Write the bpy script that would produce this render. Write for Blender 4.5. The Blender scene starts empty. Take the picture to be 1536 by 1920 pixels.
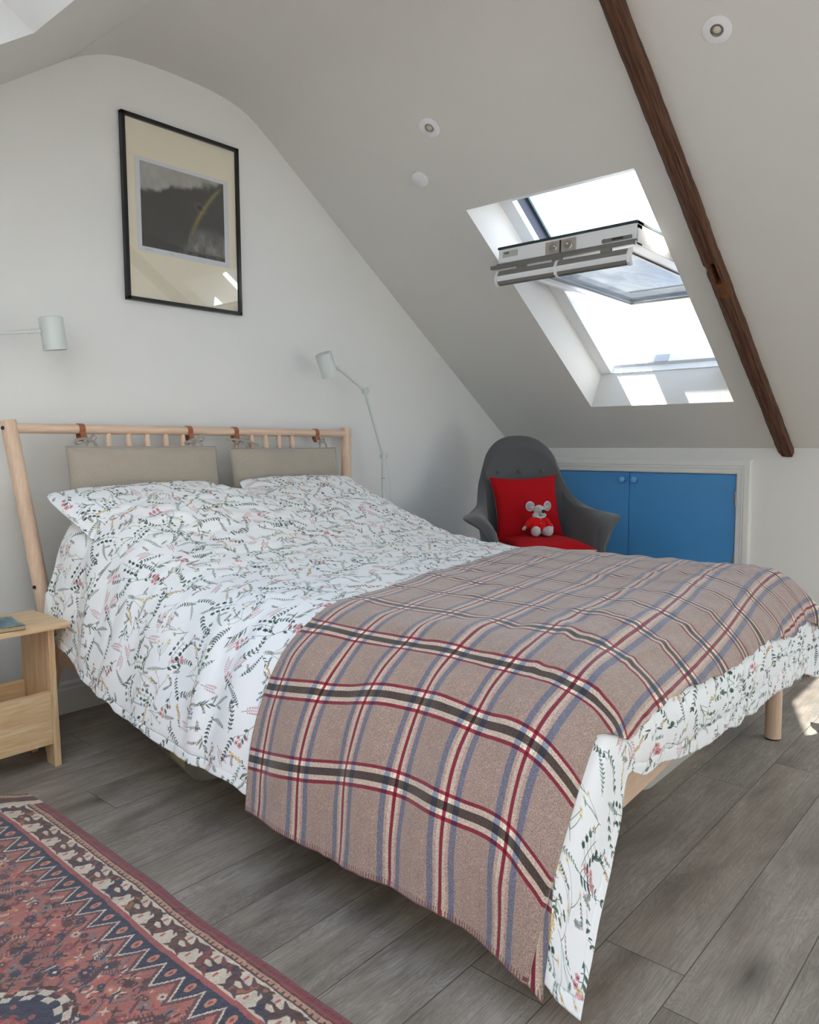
import bpy, bmesh, math, random
import numpy as np
from mathutils import Vector, Matrix
random.seed(7); RNG = np.random.default_rng(11)
sc = bpy.context.scene
COL = sc.collection
PI = math.pi

# ------------------------------------------------------------------ scene helpers
def s2l(c):
    return tuple(((v/12.92) if v <= .04045 else ((v+.055)/1.055)**2.4) for v in c)
def rgb(r, g, b):
    return s2l((r/255., g/255., b/255.)) + (1.,)

def link(o, parent=None):
    COL.objects.link(o)
    if parent is not None: o.parent = parent
    return o
def empty(name, loc, label=None, cat=None, group=None, rotz=0):
    o = bpy.data.objects.new(name, None); COL.objects.link(o)
    o.location = loc; o.rotation_euler = (0, 0, rotz); o.empty_display_size = .1
    tag(o, label, cat, group); return o
def tag(o, label=None, cat=None, group=None, kind=None):
    if label: o['label'] = label
    if cat: o['category'] = cat
    if group: o['group'] = group
    if kind: o['kind'] = kind
    return o
def mesh_obj(name, verts, faces, mats, parent=None, smooth=False, world=True, uvs=None, mi=None, origin=None):
    """verts are in world space; for a parented part they are moved into the parent's space"""
    me = bpy.data.meshes.new(name)
    V = np.array(verts, dtype=float).reshape(-1, 3)
    if parent is not None and world:
        M = np.array(parent_matrix(parent).inverted()); V = V @ M[:3, :3].T + M[:3, 3]
    off = None
    if parent is None and origin is not None:
        off = np.array(origin, float); V = V - off
    me.from_pydata(V.tolist(), [], [tuple(int(i) for i in f) for f in faces])
    if not isinstance(mats, (list, tuple)): mats = [mats]
    for m in mats: me.materials.append(m)
    if mi is not None: me.polygons.foreach_set('material_index', list(mi))
    if smooth is True: me.polygons.foreach_set('use_smooth', [True]*len(me.polygons))
    elif isinstance(smooth, (int, float)) and smooth:
        me.polygons.foreach_set('use_smooth', [True]*len(me.polygons)); me.set_sharp_from_angle(angle=math.radians(smooth))
    if uvs is not None:
        uv = me.uv_layers.new(name='UVMap'); U = np.array(uvs, float)
        li = np.empty(len(me.loops), int); me.loops.foreach_get('vertex_index', li)
        uv.data.foreach_set('uv', U[li].ravel())
    me.update()
    o = bpy.data.objects.new(name, me); link(o, parent)
    if off is not None: o.location = off.tolist()
    return o
def parent_matrix(p):
    M = Matrix.LocRotScale(p.location, p.rotation_euler, p.scale)
    return parent_matrix(p.parent) @ M if p.parent else M

class G:
    """collects shapes as one mesh"""
    def __init__(s): s.v = []; s.f = []; s.m = []
    def add(s, V, F, mi=0):
        b = len(s.v); s.v += [tuple(map(float, p)) for p in V]; s.f += [tuple(b+i for i in f) for f in F]; s.m += [mi]*len(F); return s
    def box(s, c, size, rot=None, bev=0., mi=0, axes=None):
        hx, hy, hz = [q/2 for q in size]
        bm = bmesh.new(); bmesh.ops.create_cube(bm, size=1.0)
        for v in bm.verts: v.co = Vector((v.co.x*size[0], v.co.y*size[1], v.co.z*size[2]))
        if bev > 0:
            bmesh.ops.bevel(bm, geom=list(bm.edges), offset=min(bev, .49*min(size)), segments=2, profile=.7, affect='EDGES')
        R = Matrix.Identity(3)
        if axes is not None: R = Matrix([Vector(a) for a in axes]).transposed()
        elif rot is not None: R = Matrix.Rotation(rot[2], 3, 'Z') @ Matrix.Rotation(rot[1], 3, 'Y') @ Matrix.Rotation(rot[0], 3, 'X')
        bm.verts.ensure_lookup_table()
        s.add([(R @ v.co)+Vector(c) for v in bm.verts], [[v.index for v in f.verts] for f in bm.faces], mi); bm.free(); return s
    def tube(s, pts, r, n=12, mi=0, cap=True, flat=None, closed=False):
        """tube through points; r scalar or list; flat=(up-ish vector, ratio) for a ribbon-like section"""
        P = [Vector(p) for p in pts]; m = len(P)
        R = list(r) if hasattr(r, '__len__') else [r]*m
        rings = []; prev = None
        for i, p in enumerate(P):
            a = P[max(i-1, 0)] if not closed else P[(i-1) % m]; b = P[min(i+1, m-1)] if not closed else P[(i+1) % m]
            t = (b-a)
            t = t.normalized() if t.length > 1e-9 else Vector((0, 0, 1))
            if prev is None:
                ref = Vector(flat[0]) if flat else (Vector((0, 0, 1)) if abs(t.z) < .9 else Vector((1, 0, 0)))
                x = ref - t*ref.dot(t)
                if x.length < 1e-6: x = t.orthogonal()
                x.normalize()
            else:
                x = prev - t*prev.dot(t)
                if x.length < 1e-6: x = t.orthogonal()
                x.normalize()
            prev = x; y = t.cross(x); k = flat[1] if flat else 1.
            rings.append([p + x*(R[i]*math.cos(2*PI*j/n)) + y*(R[i]*k*math.sin(2*PI*j/n)) for j in range(n)])
        V = [q for rg in rings for q in rg]; F = []
        for i in range(m-1 if not closed else m):
            i2 = (i+1) % m
            for j in range(n): F.append((i*n+j, i*n+(j+1) % n, i2*n+(j+1) % n, i2*n+j))
        if cap and not closed: F.append(tuple(range(n))[::-1]); F.append(tuple((m-1)*n+j for j in range(n)))
        s.add(V, F, mi); return s
    def lathe(s, prof, base, axis=(0, 0, 1), n=32, mi=0, closed=False):
        """prof: list of (radius, height) along axis from base"""
        A = Vector(axis).normalized(); X = A.orthogonal().normalized(); Y = A.cross(X); B = Vector(base)
        V = []; F = []
        for r_, h in prof:
            for j in range(n): V.append(B + A*h + X*(r_*math.cos(2*PI*j/n)) + Y*(r_*math.sin(2*PI*j/n)))
        m = len(prof)
        for i in range(m-1):
            for j in range(n): F.append((i*n+j, i*n+(j+1) % n, (i+1)*n+(j+1) % n, (i+1)*n+j))
        if prof[0][0] > 1e-6 and not closed: F.append(tuple(range(n))[::-1])
        if prof[-1][0] > 1e-6 and not closed: F.append(tuple((m-1)*n+j for j in range(n)))
        s.add(V, F, mi); return s
    def ball(s, c, r, n=16, m=10, mi=0, axes=None):
        rr = r if hasattr(r, '__len__') else (r, r, r); V = []; F = []
        ax = [Vector(a) for a in axes] if axes else [Vector((1, 0, 0)), Vector((0, 1, 0)), Vector((0, 0, 1))]
        for i in range(m+1):
            th = PI*i/m
            for j in range(n):
                ph = 2*PI*j/n
                V.append(Vector(c)+ax[0]*(rr[0]*math.sin(th)*math.cos(ph))+ax[1]*(rr[1]*math.sin(th)*math.sin(ph))+ax[2]*(rr[2]*math.cos(th)))
        for i in range(m):
            for j in range(n): F.append((i*n+j, (i+1)*n+j, (i+1)*n+(j+1) % n, i*n+(j+1) % n))
        s.add(V, F, mi); return s
    def prism(s, poly, off, mi=0):
        """polygon of 3D points extruded by vector off"""
        n = len(poly); V = [Vector(p) for p in poly]+[Vector(p)+Vector(off) for p in poly]
        F = [tuple(range(n))[::-1], tuple(range(n, 2*n))]+[(i, (i+1) % n, n+(i+1) % n, n+i) for i in range(n)]
        s.add(V, F, mi); return s
    def build(s, name, mats, parent=None, smooth=False, bevel=0, subsurf=0, weld=False, **k):
        o = mesh_obj(name, s.v, s.f, mats, parent, smooth, mi=s.m, **k)
        if weld or bevel:
            bm = bmesh.new(); bm.from_mesh(o.data)
            bmesh.ops.remove_doubles(bm, verts=bm.verts, dist=1e-5); bmesh.ops.recalc_face_normals(bm, faces=bm.faces)
            bm.to_mesh(o.data); bm.free()
        if bevel:
            md = o.modifiers.new('bevel', 'BEVEL'); md.width = bevel; md.segments = 2; md.limit_method = 'ANGLE'; md.angle_limit = math.radians(40)
        if subsurf:
            md = o.modifiers.new('sub', 'SUBSURF'); md.levels = subsurf; md.render_levels = subsurf
        return o

# ------------------------------------------------------------------ 2D noise (numpy)
def vnoise(x, y, seed=0):
    x = np.asarray(x, float); y = np.asarray(y, float)
    xi = np.floor(x).astype(np.int64); yi = np.floor(y).astype(np.int64); fx = x-xi; fy = y-yi
    fx = fx*fx*fx*(fx*(fx*6-15)+10); fy = fy*fy*fy*(fy*(fy*6-15)+10)
    def h(a, b):
        n = (a*374761393+b*668265263+seed*974711) & 0x7fffffff
        n = ((n ^ (n >> 13))*1274126177) & 0x7fffffff
        return ((n ^ (n >> 16)) & 0xffff)/65535.*2-1
    return (h(xi, yi)*(1-fx)+h(xi+1, yi)*fx)*(1-fy)+(h(xi, yi+1)*(1-fx)+h(xi+1, yi+1)*fx)*fy
def fbm(x, y, seed=0, o=4):
    t = 0; a = 1; n = 0
    for i in range(o): t = t+a*vnoise(x*2**i, y*2**i, seed+i*17); n += a; a *= .5
    return t/n
def sstep(a, b, x):
    t = np.clip((x-a)/(b-a), 0, 1); return t*t*(3-2*t)

# ------------------------------------------------------------------ node materials
class NT:
    def __init__(s, name):
        s.mat = bpy.data.materials.new(name); s.mat.use_nodes = True; s.t = s.mat.node_tree; s.t.nodes.clear()
        s.out = s.n('ShaderNodeOutputMaterial'); s.b = s.n('ShaderNodeBsdfPrincipled'); s.l(s.b.outputs[0], s.out.inputs[0])
    def n(s, typ, **k):
        nd = s.t.nodes.new(typ)
        for a, v in k.items(): setattr(nd, a, v)
        return nd
    def l(s, a, b): s.t.links.new(a, b)
    def setv(s, sock, v):
        if isinstance(v, bpy.types.NodeSocket): s.l(v, sock)
        elif v is not None: sock.default_value = v
    def math(s, op, a, b=None, c=None):
        nd = s.n('ShaderNodeMath', operation=op)
        for i, v in enumerate((a, b, c)):
            if v is not None: s.setv(nd.inputs[i], v)
        return nd.outputs[0]
    def coord(s, kind='Object', scale=(1, 1, 1), rot=(0, 0, 0), loc=(0, 0, 0)):
        tc = s.n('ShaderNodeTexCoord'); mp = s.n('ShaderNodeMapping'); s.l(tc.outputs[kind], mp.inputs[0])
        mp.inputs['Scale'].default_value = scale; mp.inputs['Rotation'].default_value = rot; mp.inputs['Location'].default_value = loc
        return mp.outputs[0]
    def noise(s, vec, scale=5, detail=4, rough=.5, dist=0):
        nd = s.n('ShaderNodeTexNoise'); s.l(vec, nd.inputs['Vector'])
        nd.inputs['Scale'].default_value = scale; nd.inputs['Detail'].default_value = detail
        nd.inputs['Roughness'].default_value = rough; nd.inputs['Distortion'].default_value = dist
        return nd.outputs[0]
    def ramp(s, fac, stops):
        nd = s.n('ShaderNodeValToRGB'); s.l(fac, nd.inputs[0]); cr = nd.color_ramp
        while len(cr.elements) < len(stops): cr.elements.new(.5)
        for e, (p, c) in zip(cr.elements, stops): e.position = p; e.color = c if len(c) == 4 else tuple(c)+(1,)
        return nd.outputs[0]
    def mix(s, fac, a, b, blend='MIX'):
        nd = s.n('ShaderNodeMix', data_type='RGBA', blend_type=blend)
        s.setv(nd.inputs[0], fac); s.setv(nd.inputs[6], a); s.setv(nd.inputs[7], b); return nd.outputs[2]
    def bump(s, h, strength=.3, dist=.01):
        nd = s.n('ShaderNodeBump'); nd.inputs['Strength'].default_value = strength; nd.inputs['Distance'].default_value = dist
        s.l(h, nd.inputs['Height']); s.l(nd.outputs[0], s.b.inputs['Normal']); return nd
    def base(s, col=None, rough=.5, metal=0., spec=.5, sheen=0.):
        s.setv(s.b.inputs['Base Color'], col); s.setv(s.b.inputs['Roughness'], rough)
        s.b.inputs['Metallic'].default_value = metal; s.b.inputs['Specular IOR Level'].default_value = spec
        if sheen: s.b.inputs['Sheen Weight'].default_value = sheen; s.b.inputs['Sheen Roughness'].default_value = .5
        return s.mat

def m_plain(name, col, rough=.5, metal=0., var=.04, scale=30, bump=0., spec=.5, sheen=0.):
    t = NT(name); v = t.coord('Object'); n = t.noise(v, scale, 3)
    c = t.mix(n, tuple(max(0, q*(1-var)) for q in col[:3])+(1,), tuple(min(1, q*(1+var)) for q in col[:3])+(1,))
    if bump: t.bump(n, bump, .002)
    return t.base(c, rough, metal, spec, sheen)
def m_fabric(name, col, dark=.75, scale=900, rough=.95, sheen=.3, kind='Object', melange=.5):
    t = NT(name); v = t.coord(kind)
    n = t.noise(v, scale, 2, .7); n2 = t.noise(v, 14, 3)
    c = t.mix(t.math('MULTIPLY', n, 1.0), tuple(q*dark for q in col[:3])+(1,), tuple(min(1, q*(2-dark)) for q in col[:3])+(1,))
    c = t.mix(t.math('MULTIPLY', n2, .25), c, tuple(q*.85 for q in col[:3])+(1,))
    t.bump(n, .35, .0015)
    return t.base(c, rough, 0, .25, sheen)
def m_wood(name, c1, c2, axis='X', scale=1., rough=.45, ring=6., knots=False, c3=None):
    """long grain along the given object axis"""
    t = NT(name); s = {'X': (1.2, 14, 14), 'Y': (14, 1.2, 14), 'Z': (14, 14, 1.2)}[axis]
    v = t.coord('Object', tuple(q*scale for q in s))
    n = t.noise(v, ring, 5, .6, .6); s2 = {'X': (3, 160, 160), 'Y': (160, 3, 160), 'Z': (160, 160, 3)}[axis]
    f = t.noise(t.coord('Object', s2), 2.5, 3, .6)
    k = t.math('ADD', t.math('MULTIPLY', n, .7), t.math('MULTIPLY', f, .3))
    c = t.ramp(k, [(.28, c1), (.5, tuple((a+b)/2 for a, b in zip(c1, c2))), (.68, c2)])
    if knots:
        vo = t.n('ShaderNodeTexVoronoi'); s3 = {'X': (2.2, 7, 7), 'Y': (7, 2.2, 7), 'Z': (7, 7, 2.2)}[axis]
        t.l(t.coord('Object', s3), vo.inputs['Vector']); vo.inputs['Scale'].default_value = 1.0
        kf = t.ramp(vo.outputs['Distance'], [(.03, (1, 1, 1, 1)), (.10, (0, 0, 0, 1))]); c = t.mix(t.math('MULTIPLY', kf, .7), c, c3 or c1)
    t.bump(f, .12, .001)
    return t.base(c, rough, 0, .4)

def new_image(name, arr):
    """arr: HxWx3 sRGB 0..1, row 0 = bottom"""
    h, w = arr.shape[:2]; im = bpy.data.images.new(name, w, h)
    a = np.ones((h, w, 4), np.float32); a[..., :3] = np.clip(arr, 0, 1); im.pixels.foreach_set(a.ravel()); im.update(); im.pack(); return im
def img_node(t, im, vec, interp='Linear', ext='REPEAT'):
    nd = t.n('ShaderNodeTexImage', interpolation=interp, extension=ext); nd.image = im; t.l(vec, nd.inputs[0]); return nd.outputs[0]
# ------------------------------------------------------------------ drawn patterns
class Canvas:
    def __init__(s, n, bg, wrap=True, h=None):
        s.w = n; s.h = h or n; s.a = np.empty((s.h, s.w, 3), np.float32); s.a[:] = bg; s.wrap = wrap
    def stamp(s, x0, x1, y0, y1, fn, col):
        xs = np.arange(int(math.floor(x0)), int(math.ceil(x1))+1); ys = np.arange(int(math.floor(y0)), int(math.ceil(y1))+1)
        if not s.wrap:
            xs = xs[(xs >= 0) & (xs < s.w)]; ys = ys[(ys >= 0) & (ys < s.h)]
            if len(xs) == 0 or len(ys) == 0: return
        X, Y = np.meshgrid(xs, ys); al = fn(X, Y)[..., None]
        ix = np.ix_(ys % s.h, xs % s.w); s.a[ix] = s.a[ix]*(1-al)+np.array(col, np.float32)*al
    def seg(s, p, q, r0, r1, col, op=1.):
        m = max(r0, r1)+2; d = (q[0]-p[0], q[1]-p[1]); L2 = d[0]**2+d[1]**2+1e-9
        def fn(X, Y):
            t = np.clip(((X-p[0])*d[0]+(Y-p[1])*d[1])/L2, 0, 1); D = np.hypot(X-p[0]-t*d[0], Y-p[1]-t*d[1])
            return np.clip((r0+(r1-r0)*t)-D+.5, 0, 1)*op
        s.stamp(min(p[0], q[0])-m, max(p[0], q[0])+m, min(p[1], q[1])-m, max(p[1], q[1])+m, fn, col)
    def curve(s, pts, r0, r1, col, op=1.):
        n = len(pts)-1
        for i in range(n): s.seg(pts[i], pts[i+1], r0+(r1-r0)*i/n, r0+(r1-r0)*(i+1)/n, col, op)
    def leaf(s, p, ang, L, W, col, op=.95):
        ca, sa = math.cos(ang), math.sin(ang)
        def fn(X, Y):
            u = ((X-p[0])*ca+(Y-p[1])*sa)/L; v = -(X-p[0])*sa+(Y-p[1])*ca
            w = W*np.sin(PI*np.clip(u, 0, 1)**.8)
            return np.clip(w-np.abs(v)+.5, 0, 1)*op*(.82+.18*(v > 0))*((u > 0) & (u < 1))
        s.stamp(p[0]-L-2, p[0]+L+2, p[1]-L-2, p[1]+L+2, fn, col)
def bez(p, ang, L, bend, n=14):
    pts = []; x, y = p; a = ang
    for i in range(n+1): pts.append((x, y, a)); x += math.cos(a)*L/n; y += math.sin(a)*L/n; a += bend/n
    return pts

def floral():
    N = 1536; PX = N/.66
    bg = np.array([236, 238, 239])/255.; c = Canvas(N, bg)
    C = lambda *v: np.array(v)/255.
    DG = [C(34, 62, 50), C(46, 76, 58), C(30, 54, 50), C(64, 88, 66)]; SG = [C(98, 124, 112), C(112, 134, 122)]
    PK = [C(206, 146, 150), C(196, 128, 136)]; YE = [C(206, 178, 112), C(190, 156, 90)]; RO = [C(202, 136, 140), C(192, 120, 126)]
    BL = [C(108, 130, 168), C(122, 142, 176)]; ST = C(72, 90, 80)
    R = random.Random(5); mm = PX/1000.
    def P(q): return (q[0], q[1])
    def stem(p, a, L, b, w=.6, col=ST):
        pts = bez(p, a, L*mm, b); c.curve([P(q) for q in pts], w*mm, w*.7*mm, col, .9); return pts
    def leafy(p, a, s=1., b=None):
        b = R.uniform(-1.2, 1.2) if b is None else b; pts = stem(p, a, 78*s, b, .6); col = R.choice(DG)
        for i in range(2, 15, 2):
            q = pts[i]
            for sd in (-1, 1): c.leaf(P(q), q[2]+sd*R.uniform(.7, 1.1), R.uniform(9, 13)*s*mm, R.uniform(1.8, 3.0)*s*mm, col*R.uniform(.85, 1.2))
        c.leaf(P(pts[-1]), pts[-1][2], 14*s*mm, 3*s*mm, col)
    def round_leaf(p, a, s=1.):
        pts = stem(p, a, 80*s, R.uniform(-1.4, 1.4)); col = R.choice(DG)
        for i in range(3, 15, 3):
            q = pts[i]
            for sd in (-1, 1):
                sub = bez(P(q), q[2]+sd*.9, 12*s*mm, sd*.4, 4); c.curve([P(z) for z in sub], .4*mm, .4*mm, ST)
                for k in (-.8, 0, .8): c.leaf(P(sub[-1]), sub[-1][2]+k, 9*s*mm, 3.2*s*mm, col*R.uniform(.8, 1.2))
    def fern(p, a, s=1., cols=None):
        cols = cols or DG+SG; pts = bez(p, a, 75*s*mm, R.uniform(-.9, .9), 22); col = R.choice(cols); c.curve([P(q) for q in pts], .5*mm, .35*mm, ST)
        for i in range(2, 23, 2):
            q = pts[i]; k = 1-abs(i-9)/18.
            for sd in (-1, 1): c.leaf(P(q), q[2]+sd*.9, 10*k*s*mm, 1.5*s*mm, col*R.uniform(.9, 1.15))
    def willow(p, a, s=1.):
        pts = stem(p, a, 60*s, R.uniform(-.8, .8), .7, C(88, 100, 84)); col = R.choice([C(92, 104, 82), C(70, 88, 74), C(112, 118, 96)])
        for i in range(1, 15, 2):
            q = pts[i]; c.leaf(P(q), q[2]+R.choice((-1, 1))*R.uniform(.35, .8), R.uniform(20, 30)*s*mm, R.uniform(1.8, 2.6)*s*mm, col*R.uniform(.85, 1.15))
    def coral(p, a, s=1.):
        pts = stem(p, a, 46*s, R.uniform(-.6, .6)); col = R.choice(PK)
        for i in range(4, 15, 2):
            q = pts[i]
            for sd in (-1, 1):
                sub = bez(P(q), q[2]+sd*1.0, (16-.7*abs(i-9))*s*mm, -sd*.7, 5); c.curve([P(z) for z in sub], .4*mm, .5*mm, col); c.leaf(P(sub[-1]), sub[-1][2], 4*mm, 1.3*mm, col*.93); c.leaf(P(sub[2]), sub[2][2]+sd*.8, 5*mm, .9*mm, col)
    def rose(p, a, s=1.):
        pts = stem(p, a, 70*s, R.uniform(-.9, .9), .7); col = R.choice(DG)
        for i in (4, 7, 10):
            q = pts[i]; sd = R.choice((-1, 1)); c.leaf(P(q), q[2]+sd*.7, 16*s*mm, 4*s*mm, col)
            sub = bez(P(q), q[2]-sd*.8, 24*s*mm, sd*.5, 6); c.curve([P(z) for z in sub], .5*mm, .4*mm, ST); flower(P(sub[-1]), .75*s)
        flower(P(pts[-1]), s)
    def flower(q, s):
        col = R.choice(RO); a0 = R.uniform(0, 6)
        for k in range(5): c.leaf((q[0]-1*mm*math.cos(a0+k*2*PI/5), q[1]-1*mm*math.sin(a0+k*2*PI/5)), a0+k*2*PI/5, 11*s*mm, 4.4*s*mm, col*R.uniform(1., 1.12), .85)
        c.leaf((q[0]-2*mm, q[1]), 0, 4*mm, 1.6*mm, C(120, 50, 60))
    def spike(p, a, s=1.):
        pts = bez(p, a, 78*s*mm, R.uniform(-.7, .7), 22); c.curve([P(q) for q in pts], .55*mm, .4*mm, C(130, 134, 104)); col = R.choice(YE)
        for i in range(9, 23):
            q = pts[i]
            for k in range(3):
                o = R.uniform(-5, 5)*mm*(1-(i-9)/20.); c.leaf((q[0]+o*math.sin(q[2]), q[1]-o*math.cos(q[2])), q[2]+R.uniform(-1, 1), 4.4*mm, 1.6*mm, col*R.uniform(.85, 1.12))
        for i in (2, 5, 7): c.leaf(P(pts[i]), pts[i][2]+R.choice((-.7, .7)), 12*mm, 1.6*mm, R.choice(DG))
    def daisy(p, a, s=1.):
        pts = stem(p, a, 30*s, R.uniform(-.5, .5), .45)
        for k in range(5):
            q = pts[R.randrange(3, 14)]; sub = bez(P(q), q[2]+R.uniform(-1, 1), R.uniform(28, 52)*s*mm, R.uniform(-.8, .8), 8); c.curve([P(z) for z in sub], .4*mm, .35*mm, ST)
            e = P(sub[-1]); ty = R.random()
            if ty < .6:
                for j in range(8): c.leaf(e, j*PI/4, 6*s*mm, 1.7*s*mm, C(226, 214, 176), .8)
                c.leaf((e[0]-2*mm, e[1]), 0, 4*mm, 1.9*mm, C(176, 146, 84))
            else:
                for j in range(7): c.leaf(e, sub[-1][2]+(j-3)*.45, 6*mm, 1.1*mm, R.choice(SG))
    def bell(p, a, s=1.):
        for k in range(5):
            sub = bez(p, a+R.uniform(-.5, .5), R.uniform(40, 75)*s*mm, R.uniform(-1.5, 1.5), 12); c.curve([P(z) for z in sub], .6*mm, .4*mm, R.choice(DG))
            e = sub[-1]
            if k < 3: c.leaf(P(e), e[2]+.3, 8*s*mm, 2.6*s*mm, R.choice(BL)); c.leaf(P(e), e[2]-.4, 7*s*mm, 1.8*s*mm, R.choice(BL))
            m_ = sub[6]; c.leaf(P(m_), m_[2]+R.choice((-.6, .6)), 16*s*mm, 1.5*mm, R.choice(DG))
    kinds = [leafy, round_leaf, fern, willow, coral, coral, rose, spike, daisy, daisy, bell, fern, leafy]
    M = 12; seq = []
    while len(seq) < M*M: k = kinds[:]; R.shuffle(k); seq += k
    for i in range(M):
        for j in range(M):
            x = (i+.5+R.uniform(-.25, .25)+.5*(j % 2))*N/M; y = (j+.5+R.uniform(-.25, .25))*N/M
            a = R.uniform(0, 2*PI); s = R.uniform(.85, 1.1); L = 34*mm
            seq[i*M+j]((x-math.cos(a)*L, y-math.sin(a)*L), a, s)
    for k in range(120):
        x, y = R.uniform(0, N), R.uniform(0, N); a = R.uniform(0, 6.3); sub = bez((x, y), a, 26*mm, R.uniform(-1, 1), 6); c.curve([P(z) for z in sub], .4*mm, .3*mm, ST)
        for z in sub[1:]:
            for sd in (-1, 1): c.leaf(P(z), z[2]+sd*.9, 5.5*mm, 1.3*mm, R.choice(DG+SG+PK))
    return c.a

def plaid():
    # one repeat: u across the dark bands (0.205 m), v across the thin stripes (0.15 m)
    W, H = 820, 600; u = (np.arange(W)+.5)/W*.205; v = (np.arange(H)+.5)/H*.15
    C = lambda *q: np.array(q, np.float32)/255.
    base = C(160, 138, 127); red = C(124, 36, 50); cream = C(200, 184, 166); dark = C(68, 58, 53); blue = C(106, 109, 128); pale = C(182, 155, 140)
    def stripes(x, tab):
        o = np.tile(base, (len(x), 1)); s = 0
        for a, b, c_ in tab: o[(x >= a) & (x < b)] = c_
        return o
    U = stripes(u, [(.075, .084, red), (.084, .096, cream), (.096, .115, dark), (.115, .127, cream), (.127, .135, red)])
    V = stripes(v, [(.041, .055, blue), (.055, .062, pale), (.062, .070, cream), (.070, .078, red), (.078, .086, cream), (.086, .093, pale), (.093, .107, blue)])
    k = np.ones(3)/3
    for A in (U, V):
        for ch in range(3): A[:, ch] = np.convolve(np.pad(A[:, ch], 1, mode='wrap'), k, 'valid')
    img = base*(U[None, :, :]/base)**.86*(V[:, None, :]/base)**.86
    X, Y = np.meshgrid(np.arange(W), np.arange(H)); tw = ((X+Y) % 6 < 3)*1.
    img = img*(.92+.14*tw)[..., None]
    hn = RNG.normal(0, 1., (H, W, 1))+RNG.normal(0, .25, (H, W, 3))
    for ax in (0, 1):
        for sh in (1, 2): hn = hn+np.roll(hn, sh, ax)
    hn = hn/hn.std()*.14
    return img*(1+hn)

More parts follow.
